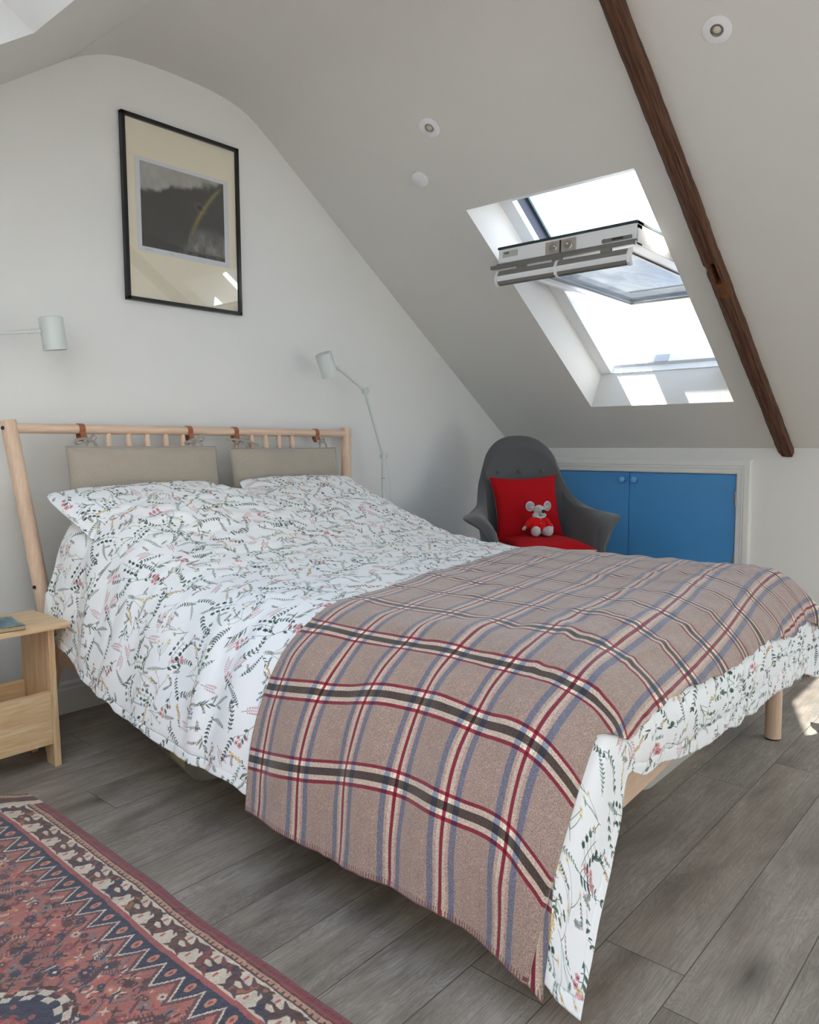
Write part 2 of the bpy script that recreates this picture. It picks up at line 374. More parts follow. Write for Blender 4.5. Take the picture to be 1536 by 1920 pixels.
def rug_img():
    # x: 0 = outer long edge, increasing inwards; y along the length. 1 px = 1.6 mm
    q = .0016; W = int(1.04/q); H = int(2.5/q); X, Y = np.meshgrid((np.arange(W)+.5)*q, (np.arange(H)+.5)*q)
    C = lambda *v: np.array(v, np.float32)/255.
    navy = C(38, 42, 66); cream = C(206, 196, 178); red = C(150, 62, 62); pink = C(166, 100, 88); brown = C(74, 42, 38); org = C(158, 96, 56); plum = C(84, 50, 62); selv = C(118, 42, 50); tan = C(182, 140, 116)
    X = X+.0015*vnoise(Y*30, X*0, 3); D = np.minimum(X, 1.04-X)
    A = np.empty((H, W, 3), np.float32); A[:] = pink
    n = fbm(X*9, Y*9, 5)[..., None]; A = A*(1+.10*n)+np.where(n > .12, .05, 0)*np.array([.6, -.2, -.1])
    c = Canvas(W, pink, False, H); c.a = A.astype(np.float32)
    R = random.Random(3); px = 1/q
    # field motifs
    def ros(x, y, s, a, b):
        for k in range(8): c.leaf((x, y), k*PI/4, 9*s, 2.8*s, a)
        c.leaf((x-3*s, y), 0, 6*s, 2.2*s, b); c.leaf((x, y-3*s), PI/2, 6*s, 2.2*s, b)
    def crossm(x, y, s, a, b):
        for k in range(4): c.seg((x, y), (x+9*s*math.cos(k*PI/2+.8), y+9*s*math.sin(k*PI/2+.8)), 2.2*s, 1.2*s, a)
        c.seg((x-3*s, y), (x+3*s, y), 1.6*s, 1.6*s, b)
    def comb(x, y, s, a, b):
        d = R.choice((-1, 1)); c.seg((x-14*s, y-8*s*d), (x+14*s, y+8*s*d), 1.6*s, 1.6*s, a)
        for k in range(-3, 4): c.seg((x+4.4*k*s, y+2.5*k*s*d), (x+4.4*k*s-3*s, y+2.5*k*s*d+7*s), 1.1*s, .8*s, b)
    cols = [navy, brown, cream, plum, red, C(120, 118, 120), navy, brown, C(190, 120, 100)]
    for k in range(150): x, y = R.uniform(130, W-130), R.uniform(0, H); c.leaf((x, y), R.choice((0, PI/2, .8, -.8)), R.uniform(16, 34), R.uniform(4, 8), R.choice((C(140, 70, 66), C(196, 136, 116), C(112, 62, 60), C(150, 104, 92))))
    for y in np.arange(6, H, 13):
        for x in np.arange(128, W-128, 14):
            xx, yy = x+R.uniform(-6, 6), y+R.uniform(-6, 6); f = R.choice((ros, crossm, crossm, comb, ros)); a, b = R.choice(cols), R.choice(cols); f(xx, yy, R.uniform(.5, 1.15), a, b)
    for yc in np.arange(.42, 2.6, .56):   # medallions down the middle
        for (r, col) in ((.175, brown), (.165, cream), (.150, navy), (.10, red), (.09, pink), (.05, cream), (.04, navy)):
            y0 = yc/q; pts = []
            for k in range(9): a_ = k*PI/4; rr = (r*(1.18 if k % 2 == 0 else .92))/q; pts.append((W/2+rr*math.cos(a_)*1.05, y0+rr*math.sin(a_)))
            Xp, Yp = np.meshgrid(np.arange(W), np.arange(max(0, int(y0-r*1.4/q)), min(H, int(y0+r*1.4/q))))
            if Yp.size == 0: continue
            ang = np.arctan2(Yp-y0, (Xp-W/2)/1.05); rad = np.hypot((Xp-W/2)/1.05, Yp-y0)*q
            lim = r*(1+.10*np.cos(4*ang)+.05*np.sign(np.cos(24*ang))); m_ = rad < lim
            c.a[Yp[m_], Xp[m_]] = col
            for k in range(12): a_ = k*PI/6; 
        for k in range(14): a_ = k*2*PI/14; ros(W/2+.13/q*math.cos(a_), yc/q+.122/q*math.sin(a_), .55, R.choice((cream, pink)), red)
    A = c.a
    # zigzag and bands on both long sides
    per = .0675; ph = (Y % per)/per; tri = np.abs(ph*2-1)           # 0..1
    edge = .137+.058*(1-tri)*1.0                                     # boundary between navy (outside) and field
    step = .004; edge = np.round(edge/step)*step
    zz = D-edge
    def put(mask, col): A[mask] = col
    put((zz < .024) & (D < .24) & (zz >= .009), C(96, 58, 62)); put((zz < .009) & (D < .24) & (zz >= 0), cream)
    put((D < .2) & (zz < 0), navy)
    fy = (Y % per)-per/2
    fl = np.hypot((D-.151)/.014, fy/.0085); put((fl < 1) & (zz < -.004), C(196, 132, 108)); put((fl < .4) & (zz < -.004), red)
    put(D < .128, C(162, 80, 78)); put(D < .116, cream)
    c.a = A; p = .15
    # vine of hooked leaves in the cream border
    for side in (0, 1):
        def T(x, y): return ((x if side == 0 else 1.04-x)/q, y/q)
        k = 0; y = -.02
        vc = [brown, org, navy, plum, C(120, 56, 52), C(96, 64, 44)]
        while y < 2.55:
            col = vc[k % 6]; col2 = vc[(k+2) % 6]; x0 = .081
            pts = [(x0-.020, y), (x0-.014, y+.026), (x0+.004, y+.030), (x0+.018, y+.040), (x0+.020, y+.066), (x0+.006, y+.078), (x0-.012, y+.080), (x0-.020, y+.1)]
            for i in range(len(pts)-1):
                c.seg(T(*pts[i]), T(*pts[i+1]), 5.6, 5.6, brown); 
            for i in range(len(pts)-1): c.seg(T(*pts[i]), T(*pts[i+1]), 3.6, 3.6, col if i < 4 else col2)
            for (xx, yy, dx, dy) in ((x0-.016, y+.03, -.012, .018), (x0+.0, y+.034, -.006, .026), (x0+.02, y+.05, .012, -.02), (x0+.018, y+.07, .012, .016), (x0-.004, y+.078, -.004, -.024), (x0-.02, y+.09, -.012, -.014), (x0-.018, y+.012, .016, -.012)):
                c.seg(T(xx, yy), T(xx+dx, yy+dy), 4.2, .8, col2 if R.random() < .5 else brown)
            for (xx, yy) in ((x0-.018, y+.058), (x0+.016, y+.015)):
                c.seg(T(xx-.004, yy), T(xx+.004, yy), 1.8, 1.8, C(176, 84, 84))
            y += .0985; k += 1
    A = c.a
    put(D < .052, cream); put(D < .049, brown); st = ((Y*60) % 1 < .75)
    put((D < .045), tan); put((D < .045) & (D > .038) & ~st, brown); put(D < .033, brown); put(D < .029, red*.9); put(D < .022, selv)
    # end border
    put((Y > 2.40), cream); put((Y > 2.43) & (Y < 2.47), brown); put(Y > 2.47, tan)
    # knot texture
    kx = .5+.5*np.cos(2*PI*np.arange(W)/2.5)[None, :]; ky = .5+.5*np.cos(2*PI*np.arange(H)/2.5)[:, None]
    A = A*(.86+.14*(kx*.5+ky*.5))[..., None]*(1+RNG.normal(0, .06, (H, W, 1)))*(1+.10*fbm(X*14, Y*60, 9)[..., None])
    return A

def art_img():
    # paper with a printed landscape; print covers the centre
    W, H = 700, 590; x, y = np.meshgrid((np.arange(W)+.5)/W, (np.arange(H)+.5)/H)   # y up
    A = np.empty((H, W, 3), np.float32); A[:] = (.88, .89, .90)
    px = (x-.045)/.90; py = (y-.06)/.90; ins = (px > 0) & (px < 1) & (py > 0) & (py < 1)
    n = fbm(px*5, py*5, 21, 5); n2 = fbm(px*22, py*9, 4, 4)
    sky = .66+.06*n+.05*n2
    cloud = sstep(.69, .60, py-.34*px+.07*n+.03*n2)
    v = sky*(1-cloud)+(.20+.02*n)*cloud
    # lit area right of the bow
    t = np.clip(py, 0, 1); bow = .50+.48*t**1.7
    right = sstep(-.015, .04, px-bow)
    low = sstep(.42, .2, py+.08*n); lit = right*low; v = v*(1-lit*.8)+lit*.8*(.52+.22*n2)
    mid = right*(1-low)*(py < .8); v = np.where(mid > .3, v*.93+.03, v)
    fog = sstep(.22, .02, py+.08*n)*sstep(.26, .45, px)*(1-right); v = v*(1-.55*fog)+.55*fog*(.45+.2*n2)
    hill = (py < .13-.24*np.clip(px-.14, 0, 1)+.05*n) & (px < .48); v = np.where(hill, .15, v)
    v = np.where((py < .05+.02*n2) & (px > .4), .25+.2*n2, v)
    P3 = np.stack([v*1.0, v*.995, v*.96], -1)
    band = np.exp(-((px-bow-.035)/.03)**2)*sstep(.12, .5, py)*sstep(1.0, .85, py)
    for i, cc in enumerate((.62, .56, .26)): P3[..., i] = P3[..., i]*(1-.75*band)+cc*.75*band
    A[ins] = P3[ins]
    c = Canvas(W, 0, False, H); c.a = A
    for (x0, w) in ((.07, 60), (.33, 26)):   # pencilled scrawl under the print
        pts = [(x0*W+i*2, .030*H+3*math.sin(i*1.3)+2*math.sin(i*2.9)) for i in range(w//2)]; c.curve(pts, .6, .6, (.5, .5, .5), .7)
    return c.a
# ------------------------------------------------------------------ materials
def floor_mat():
    t = NT('grey_oak_planks'); geo = t.n('ShaderNodeNewGeometry'); sx = t.n('ShaderNodeSeparateXYZ'); t.l(geo.outputs['Position'], sx.inputs[0])
    X, Y = sx.outputs[0], sx.outputs[1]
    W = .1735; L = 1.22
    yy = t.math('DIVIDE', t.math('SUBTRACT', Y, .0295), W); row = t.math('FLOOR', yy); fy = t.math('FRACT', yy)
    wn = t.n('ShaderNodeTexWhiteNoise', noise_dimensions='1D'); t.l(row, wn.inputs['W'])
    xx = t.math('DIVIDE', t.math('ADD', X, t.math('MULTIPLY', wn.outputs[0], L)), L); cx = t.math('FLOOR', xx); fx = t.math('FRACT', xx)
    wn2 = t.n('ShaderNodeTexWhiteNoise', noise_dimensions='2D'); cb = t.n('ShaderNodeCombineXYZ'); t.l(row, cb.inputs[0]); t.l(cx, cb.inputs[1]); t.l(cb.outputs[0], wn2.inputs['Vector'])
    rnd = wn2.outputs[0]
    dy = t.math('MULTIPLY', t.math('MINIMUM', fy, t.math('SUBTRACT', 1., fy)), W); dx = t.math('MULTIPLY', t.math('MINIMUM', fx, t.math('SUBTRACT', 1., fx)), L)
    d = t.math('MINIMUM', dy, dx); gap = t.math('LESS_THAN', d, .0011)
    c2 = t.n('ShaderNodeCombineXYZ'); t.l(t.math('MULTIPLY', X, 1.0), c2.inputs[0]); t.l(Y, c2.inputs[1]); t.l(t.math('MULTIPLY', rnd, 37.), c2.inputs[2])
    mp = t.n('ShaderNodeMapping'); t.l(c2.outputs[0], mp.inputs[0]); mp.inputs['Scale'].default_value = (1.6, 9, 1)
    # cathedral grain: distance rings distorted
    g = t.noise(mp.outputs[0], 1.6, 4, .55, 1.6)
    rings = t.math('FRACT', t.math('MULTIPLY', g, 15.)); rings = t.math('ABSOLUTE', t.math('SUBTRACT', rings, .5))
    mp2 = t.n('ShaderNodeMapping'); t.l(c2.outputs[0], mp2.inputs[0]); mp2.inputs['Scale'].default_value = (7, 260, 1); f = t.noise(mp2.outputs[0], 1., 3, .6)
    mp3 = t.n('ShaderNodeMapping'); t.l(c2.outputs[0], mp3.inputs[0]); mp3.inputs['Scale'].default_value = (2.2, 6.5, 1)
    patch = t.noise(mp3.outputs[0], 1.3, 4, .6, .5)
    base = t.ramp(patch, [(.28, rgb(122, 113, 104)), (.47, rgb(162, 153, 143)), (.70, rgb(192, 183, 172))])
    base = t.mix(t.math('MULTIPLY', rings, .62), base, rgb(66, 56, 49))
    base = t.mix(t.math('MULTIPLY', t.math('SUBTRACT', f, .30), 1.1), base, rgb(64, 56, 50))
    base = t.mix(t.math('MULTIPLY', rnd, .30), base, rgb(158, 144, 130))
    # knots
    vo = t.n('ShaderNodeTexVoronoi'); mp4 = t.n('ShaderNodeMapping'); t.l(c2.outputs[0], mp4.inputs[0]); mp4.inputs['Scale'].default_value = (2.2, 6.2, 1); t.l(mp4.outputs[0], vo.inputs['Vector']); vo.inputs['Scale'].default_value = 1.0
    dist = t.math('ADD', vo.outputs['Distance'], t.math('MULTIPLY', t.math('SUBTRACT', t.noise(mp2.outputs[0], .5, 2), .5), .12))
    kf = t.ramp(dist, [(.04, (1, 1, 1, 1)), (.10, (.62, .62, .62, 1)), (.30, (0, 0, 0, 1))])
    vr = t.n('ShaderNodeSeparateColor'); t.l(vo.outputs['Color'], vr.inputs[0]); kf = t.math('MULTIPLY', kf, t.math('GREATER_THAN', vr.outputs[0], .3))
    base = t.mix(t.math('MULTIPLY', kf, .85), base, rgb(62, 54, 48))
    base = t.mix(t.math('MULTIPLY', gap, .8), base, rgb(48, 42, 38))
    h = t.math('SUBTRACT', t.math('MULTIPLY', f, .4), t.math('MULTIPLY', gap, 1.)); t.bump(h, .22, .0012)
    return t.base(base, t.math('ADD', .38, t.math('MULTIPLY', f, .15)), 0, .4)
def beam_mat(name, fresh=False):
    t = NT(name); v = t.coord('Object', (2.0, 38, 38)); n = t.noise(v, 2.2, 6, .65, .9); b = t.noise(t.coord('Object', (3, 120, 120)), 1.5, 3)
    k = t.math('ADD', t.math('MULTIPLY', n, .72), t.math('MULTIPLY', b, .28))
    st = [(.30, rgb(40, 26, 20)), (.48, rgb(84, 56, 42)), (.66, rgb(116, 86, 66))] if not fresh else [(.3, rgb(60, 34, 20)), (.6, rgb(128, 80, 44)), (.8, rgb(160, 112, 74))]
    c = t.ramp(k, st); w = t.math('LESS_THAN', t.noise(t.coord('Object', (1.2, 30, 30)), 3, 2), .30); c = t.mix(t.math('MULTIPLY', w, .75), c, rgb(22, 14, 11))
    t.bump(k, .8, .006); return t.base(c, .75, 0, .25)

M = {}
M['wall'] = m_plain('white_wall_paint', rgb(222, 222, 219), .7, var=.012, scale=3, bump=.05)
M['ceil'] = m_plain('white_ceiling_paint', rgb(211, 210, 206), .75, var=.012, scale=3, bump=.05)
M['trim'] = m_plain('white_gloss_paint', rgb(224, 224, 220), .35, var=.01, scale=8)
M['pvc'] = m_plain('white_window_frame', rgb(226, 228, 230), .35, var=.01)
M['sill'] = m_plain('grey_weather_mark', rgb(168, 174, 184), .6)
M['seal'] = m_plain('grey_aluminium', rgb(126, 124, 120), .4, .6)
M['dark'] = m_plain('dark_cladding', rgb(52, 52, 66), .55, .2, var=.25, scale=200)
M['green'] = m_plain('dark_green_edge', rgb(36, 56, 54), .5)
M['floor'] = floor_mat()
M['beam'] = beam_mat('old_dark_timber'); M['beamfresh'] = beam_mat('orange_old_timber', True)
M['blue'] = m_plain('blue_door_paint', rgb(74, 146, 206), .42, var=.05, scale=6, bump=.03)
M['knob'] = m_plain('blue_knob_paint', rgb(104, 170, 222), .3, var=.02)
M['chrome'] = m_plain('brushed_steel', rgb(176, 174, 168), .3, 1., var=.05)
M['steel'] = m_plain('dull_steel_plate', rgb(186, 180, 172), .35, .7, var=.08)
M['black'] = m_plain('black_lacquer', rgb(18, 18, 18), .3)
M['beech'] = m_wood('pale_birch', rgb(204, 172, 146), rgb(226, 200, 176), 'X', 1.)
M['beechz'] = m_wood('pale_birch_upright', rgb(200, 168, 142), rgb(224, 198, 172), 'Z', 1.)
PC = (rgb(194, 154, 110), rgb(233, 208, 170)); PK_ = rgb(128, 70, 36)
M['pinex'] = m_wood('pine_boards', *PC, 'X', 1., .5, 5, True, PK_); M['pinez'] = m_wood('pine_upright', *PC, 'Z', 1., .5, 5, True, PK_)
M['linen'] = m_fabric('beige_wool_cover', rgb(170, 160, 146), .62, 420)
M['linend'] = m_fabric('beige_tie_fabric', rgb(158, 150, 138), .8, 700)
M['leather'] = m_plain('tan_leather', rgb(150, 88, 56), .5, var=.12, scale=60, bump=.1)
M['hole'] = m_plain('black_screw_cap', rgb(20, 18, 16), .5)
M['grey'] = m_fabric('charcoal_wool', rgb(82, 83, 84), .7, 420, .95, .25)
M['red'] = m_fabric('red_wool', rgb(168, 2, 16), .85, 500, .9, .0)
M['red2'] = m_fabric('bright_red_knit', rgb(205, 14, 18), .85, 600, .9, .05)
M['cream'] = m_fabric('cream_backing', rgb(206, 196, 184), .9, 500)
M['plush'] = m_fabric('grey_plush', rgb(184, 178, 176), .55, 260, 1., .6)
M['earin'] = m_fabric('grey_inner_ear', rgb(152, 148, 152), .8, 300, 1., .3)
M['lamp'] = m_plain('white_powder_coat', rgb(200, 207, 203), .32, var=.01)
M['mattr'] = m_fabric('white_mattress_cloth', rgb(220, 220, 218), .92, 300)
M['boxgrey'] = m_plain('grey_plastic', rgb(150, 150, 142), .35, var=.03, scale=4)
M['boxyel'] = m_plain('cream_plastic_panel', rgb(188, 176, 138), .35, var=.03, scale=4)
M['boxwhite'] = m_plain('white_plastic', rgb(214, 214, 208), .35, var=.03, scale=4)
M['paper'] = m_plain('page_edges', rgb(196, 160, 112), .8, var=.15, scale=200)
M['label'] = m_plain('grey_type_label', rgb(176, 176, 172), .5)
M['labelg'] = m_plain('green_label_mark', rgb(80, 110, 100), .5)
M['mat'] = m_plain('cream_mount_board', rgb(245, 236, 212), .85, var=.01)
M['lens'] = m_plain('frosted_lamp_lens', rgb(196, 190, 176), .2)

def glass_mat(name, tint, refl=1.0, cloud_tint=False):
    t = NT(name); t.t.nodes.remove(t.b)
    tr = t.n('ShaderNodeBsdfTransparent'); gl = t.n('ShaderNodeBsdfGlossy'); gl.inputs['Roughness'].default_value = .0
    if cloud_tint:
        n = t.noise(t.coord('Object', (1.6, 3.4, 1)), 2.2, 5, .6, 1.2); col = t.ramp(n, [(.36, tint), (.60, cloud_tint)]); t.l(col, tr.inputs[0])  # noise mottles the tint like clouds in the sky
    else: tr.inputs[0].default_value = tint
    fr = t.n('ShaderNodeFresnel'); ge = t.n('ShaderNodeNewGeometry'); t.l(t.math('ADD', 1.5, t.math('MULTIPLY', ge.outputs['Backfacing'], 1/1.5-1.5)), fr.inputs['IOR'])
    mx = t.n('ShaderNodeMixShader'); t.l(t.math('MULTIPLY', fr.outputs[0], refl), mx.inputs[0]); t.l(tr.outputs[0], mx.inputs[1]); t.l(gl.outputs[0], mx.inputs[2])
    t.l(mx.outputs[0], t.out.inputs[0]); return t.mat
M['glass'] = glass_mat('window_glass', (.9, .94, .95, 1))
M['tint'] = glass_mat('painted_sky_glass', (.10, .11, .118, 1), .22, (.16, .165, .165, 1))  # dimmed sky and its clouds are put into the pane's tint
M['picglass'] = glass_mat('picture_glass', (1, 1, 1, 1), 3.4)

IM_FLORAL = new_image('floral_print', floral()); IM_PLAID = new_image('plaid_weave', plaid()); IM_RUG = new_image('rug_knots', rug_img()); IM_ART = new_image('landscape_print', art_img())
def floral_mat(name, scale=1/.66, hem=False):
    t = NT(name); v = t.coord('UV', (scale, scale, 1)); c = img_node(t, IM_FLORAL, v, 'Cubic')
    n = t.noise(t.coord('UV'), 1400, 1, .5); c = t.mix(.06, c, n)
    t.bump(n, .08, .0008); return t.base(c, .85, 0, .25, .15)
M['floral'] = floral_mat('floral_cotton')
PHU = -.319
def plaid_mat():
    t = NT('plaid_wool'); v = t.coord('UV', (1/.178, 1/.140, 1), loc=(PHU, .14, 0)); c = img_node(t, IM_PLAID, v, 'Linear')
    at = t.n('ShaderNodeAttribute', attribute_name='hem'); at2 = t.n('ShaderNodeAttribute', attribute_name='run')
    # blanket stitch along the hems: short thread bars running in from the edge
    st = t.math('MULTIPLY', t.math('LESS_THAN', at.outputs['Fac'], .012), t.math('LESS_THAN', t.math('FRACT', t.math('MULTIPLY', at2.outputs['Fac'], 160.)), .34))
    rim = t.math('LESS_THAN', at.outputs['Fac'], .0022)
    c = t.mix(t.math('MULTIPLY', t.math('MAXIMUM', st, rim), .85), c, rgb(112, 58, 60))
    n = t.noise(t.coord('UV'), 900, 3, .7); t.bump(n, .5, .002); return t.base(c, .95, 0, .15, .35)
M['plaid'] = plaid_mat()
def rug_mat():
    t = NT('wool_rug_pile'); v = t.coord('UV'); c = img_node(t, IM_RUG, v, 'Linear', 'EXTEND'); n = t.noise(t.coord('Object'), 420, 3, .7); n2 = t.noise(t.coord('Object'), 60, 3)
    c = t.mix(.5, c, t.mix(n, rgb(120, 112, 110), rgb(232, 226, 220)), 'SOFT_LIGHT'); c = t.mix(1., c, (1.5, 1.47, 1.45, 1), 'MULTIPLY'); t.bump(t.math('ADD', n, n2), .9, .004); return t.base(c, .95, 0, .1, .4)
M['rug'] = rug_mat()
def art_mat():
    t = NT('etching_print'); c = img_node(t, IM_ART, t.coord('UV'), 'Cubic', 'EXTEND'); return t.base(c, .8, 0, .2)
M['art'] = art_mat()

# ------------------------------------------------------------------ room shell
D = 3.04; K = 4.608; KL = -.683; YF = -2.6; ZK = 1.037; TA = math.radians(35); CA, SA = math.cos(TA), math.sin(TA)
def R3(al, y, h=0.): return Vector((K-CA*al+SA*h, y, ZK+SA*al+CA*h))      # right slope: al up the slope, h outwards
def L3(al, y, h=0.): return Vector((KL+CA*al-SA*h, y, ZK+SA*al+CA*h))     # left slope
def struct(o): o['kind'] = 'structure'; return o
gap = .0
struct(G().add([(KL, YF, 0), (K, YF, 0), (K, D, 0), (KL, D, 0)], [(0, 1, 2, 3)]).add([(KL, YF, -.1), (K, YF, -.1), (K, D, -.1), (KL, D, -.1)], [(3, 2, 1, 0)]).build('floor', M['floor']))
ridge = [(2.452, 2.546), (2.400, 2.581), (2.345, 2.610), (2.285, 2.632), (2.215, 2.647), (2.13, 2.657), (2.04, 2.661), (1.95, 2.662), (1.86, 2.661), (1.77, 2.656), (1.70, 2.646), (1.63, 2.628), (1.56, 2.598), (1.50, 2.561)]
zl = lambda x: ZK+(x-KL)*math.tan(TA)
ridge = [(x, min(z, ZK+(K-x)*math.tan(TA), zl(x))) for x, z in ridge]
alR = (K-ridge[0][0])/CA; alL = (ridge[-1][0]-KL)/CA
# openings: (al0, al1, y0, y1, slab extra at inner depth al)
HR = [(.434, 1.967, 1.415, 2.25), (.434, 1.967, -.95, -.115), (.434, 1.967, -2.2, -1.365)]
HL = [(.50, 2.10, 1.475, 2.31), (.50, 2.10, .48, 1.315), (.50, 2.10, -.55, .285), (.50, 2.10, -1.60, -.765)]
DEP = .21
def slope(g, P, holes, almax, flip):
    ys = sorted({YF-.06, D+.06, *[h[2] for h in holes], *[h[3] for h in holes]}); als = sorted({-.06, almax, *[h[0] for h in holes], *[h[1] for h in holes]})
    def inh(a, y): return any(h[0] < a < h[1] and h[2] < y < h[3] for h in holes)
    for i in range(len(als)-1):
        for j in range(len(ys)-1):
            if inh((als[i]+als[i+1])/2, (ys[j]+ys[j+1])/2): continue
            q = [P(als[i], ys[j]), P(als[i+1], ys[j]), P(als[i+1], ys[j+1]), P(als[i], ys[j+1])]
            g.add(q, [(0, 1, 2, 3) if flip else (3, 2, 1, 0)])
    for h in holes:   # plastered reveals
        a0, a1, y0, y1 = h; b0, b1, z0, z1 = a0+.046, a1-.10, y0+.02, y1-.02
        o = [P(a0, y0), P(a1, y0), P(a1, y1), P(a0, y1)]; n = [P(b0, z0, DEP), P(b1, z0, DEP), P(b1, z1, DEP), P(b0, z1, DEP)]
        for k in range(4): g.add([o[k], o[(k+1) % 4], n[(k+1) % 4], n[k]], [(0, 1, 2, 3)])
g = G(); slope(g, R3, HR, alR+.05, True); slope(g, L3, HL, alL+.05, False)
nr = len(ridge); V = [(x, y, z) for y in (YF-.06, D+.06) for x, z in ridge]; g.add(V, [(i, i+1, nr+i+1, nr+i) for i in range(nr-1)])
ceil = struct(g.build('ceiling', M['ceil']))
ns_ = len(ceil.data.polygons)
for k_ in range(ns_-(nr-1), ns_): ceil.data.polygons[k_].use_smooth = True
prof = [(KL-.06, -.02), (K+.06, -.02), (K+.06, ZK+.03), (2.45, 2.60), (2.2, 2.72), (1.75, 2.72), (1.50, 2.62), (KL-.06, ZK+.03)]
struct(G().add([(x, D, z) for x, z in prof], [tuple(range(len(prof)))[::-1]]).build('wall_back', M['wall']))
GX0, GX1, GZ0, GZ1 = .55, 2.35, .95, 1.80
g = G(); pf = lambda *q: g.add([(x, YF, z) for x, z in q], [tuple(range(len(q)))])
pf((KL-.06, -.02), (K+.06, -.02), (K+.06, GZ0), (KL-.06, GZ0)); pf((KL-.06, GZ0), (GX0, GZ0), (GX0, GZ1), (KL-.06, GZ1)); pf((GX1, GZ0), (K+.06, GZ0), (K+.06, GZ1), (GX1, GZ1))
pf((KL-.06, GZ1), (K+.06, GZ1), (K+.06, 2.75), (KL-.06, 2.75))
for a, b in (((GX0, GZ0), (GX1, GZ0)), ((GX1, GZ0), (GX1, GZ1)), ((GX1, GZ1), (GX0, GZ1)), ((GX0, GZ1), (GX0, GZ0))): g.add([(a[0], YF, a[1]), (b[0], YF, b[1]), (b[0], YF-.14, b[1]), (a[0], YF-.14, a[1])], [(0, 1, 2, 3)])
struct(g.build('wall_front', M['wall']))
g = G(); nb = 4
for k in range(nb+1): g.box((GX0+.03+(GX1-GX0-.06)*k/nb, YF-.115, (GZ0+GZ1)/2), (.06, .05, GZ1-GZ0))
for z in (GZ0+.03, GZ1-.03): g.box(((GX0+GX1)/2, YF-.115, z), (GX1-GX0, .05, .06))
w5 = struct(g.build('added_window_8', M['pvc'])); G().add([(GX0+.02, YF-.115, GZ0+.02), (GX1-.02, YF-.115, GZ0+.02), (GX1-.02, YF-.115, GZ1-.02), (GX0+.02, YF-.115, GZ1-.02)], [(0, 1, 2, 3)]).build('pane', M['glass'], w5)  # unseen gable window, added behind the camera as frontal fill light
# knee wall with the cupboard opening
d0, d1, dz0, dz1 = 1.503, 2.825, .13, .886
def rect(g, y0, y1, z0, z1, x=K): g.add([(x, y0, z0), (x, y1, z0), (x, y1, z1), (x, y0, z1)], [(0, 1, 2, 3)])
g = G(); rect(g, YF, d0, 0, ZK); rect(g, d1, D, 0, ZK); rect(g, d0, d1, 0, dz0); rect(g, d0, d1, dz1, ZK)
for a, b in (((d0, dz0), (d1, dz0)), ((d1, dz0), (d1, dz1)), ((d1, dz1), (d0, dz1)), ((d0, dz1), (d0, dz0))): g.add([(K, *a), (K, *b), (K+.06, *b), (K+.06, *a)], [(0, 1, 2, 3)])
rect(g, d0, d1, dz0, dz1, K+.06)
struct(g.build('wall_right', M['wall'])); g = G(); rect(g, YF, D, 0, ZK, KL); struct(g.build('wall_left', M['wall']))
g = G()   # skirting with a moulded top
def skirt(p, q, nrm):
    p, q, nn = Vector(p), Vector(q), Vector(nrm); pr = [(0, 0), (.016, 0), (.016, .095), (.012, .105), (.012, .118), (.006, .128), (0, .128)]
    V = [p+nn*a+Vector((0, 0, b)) for a, b in pr]+[q+nn*a+Vector((0, 0, b)) for a, b in pr]; m = len(pr)
    return G().add(V, [(i, (i+1) % m, m+(i+1) % m, m+i) for i in range(m)]+[tuple(range(m))[::-1], tuple(range(m, 2*m))])
struct(skirt((KL, D, 0), (K, D, 0), (0, -1, 0)).build('baseboard_back', M['trim'], weld=True))
struct(skirt((K, YF, 0), (K, 1.40, 0), (-1, 0, 0)).build('baseboard_right', M['trim'], weld=True))
# architrave: stepped moulding round the cupboard (mitred sweep)
g = G(); pr = [(0, .004), (.006, .012), (.030, .014), (.034, .020), (.046, .020), (.050, .026), (.078, .026), (.088, .020), (.088, 0), (0, 0)]
path = [((d0, .0), (-1, 0)), ((d0, dz1), (-1, 1)), ((d1, dz1), (1, 1)), ((d1, .0), (1, 0))]
V = []
for (y, z), (sy, sz) in path:
    for a, b in pr: V.append((K-b, y+sy*a, z+sz*a))
m = len(pr); g.add(V, [(k*m+i, k*m+(i+1) % m, (k+1)*m+(i+1) % m, (k+1)*m+i) for k in range(3) for i in range(m)])
g.box((K-.004, (d0+d1)/2, .065), (.02, d1-d0, .125))
struct(g.build('trim_1', M['trim'], weld=True))
# the two blue doors
ym = 2.164
for idx, (a, b, ky, hy, lab) in enumerate(((d0+.004, ym-.002, 2.124, d0, 'right'), (ym+.002, d1-.004, 2.206, d1, 'left'))):
    dr = G().box((K+.012, (a+b)/2, (dz0+dz1)/2), (.02, b-a, dz1-dz0-.008), bev=.0015).build('door_%d' % (idx+1), M['blue']); struct(dr)
    G().lathe([(.009, 0), (.008, .010), (.010, .014), (.019, .020), (.021, .028), (.018, .036), (.010, .040), (0, .041)], (K+.003, ky, .838), (-1, 0, 0), 24).build('door_knob', M['knob'], dr, True)
    for hz in (.745, .365):
        g = G().box((K-.002, hy, hz), (.010, .020, .082), bev=.001); g.tube([(K-.009, hy+(.0 if idx else -.0), hz-.042), (K-.009, hy, hz+.042)], .005, 10)
        for dz in (-.03, 0, .03):
            for s in (-1, 1): g.ball((K-.0075, hy+s*.006, hz+dz), .0018, 8, 6)
        g.build('hinge', M['chrome'], dr)

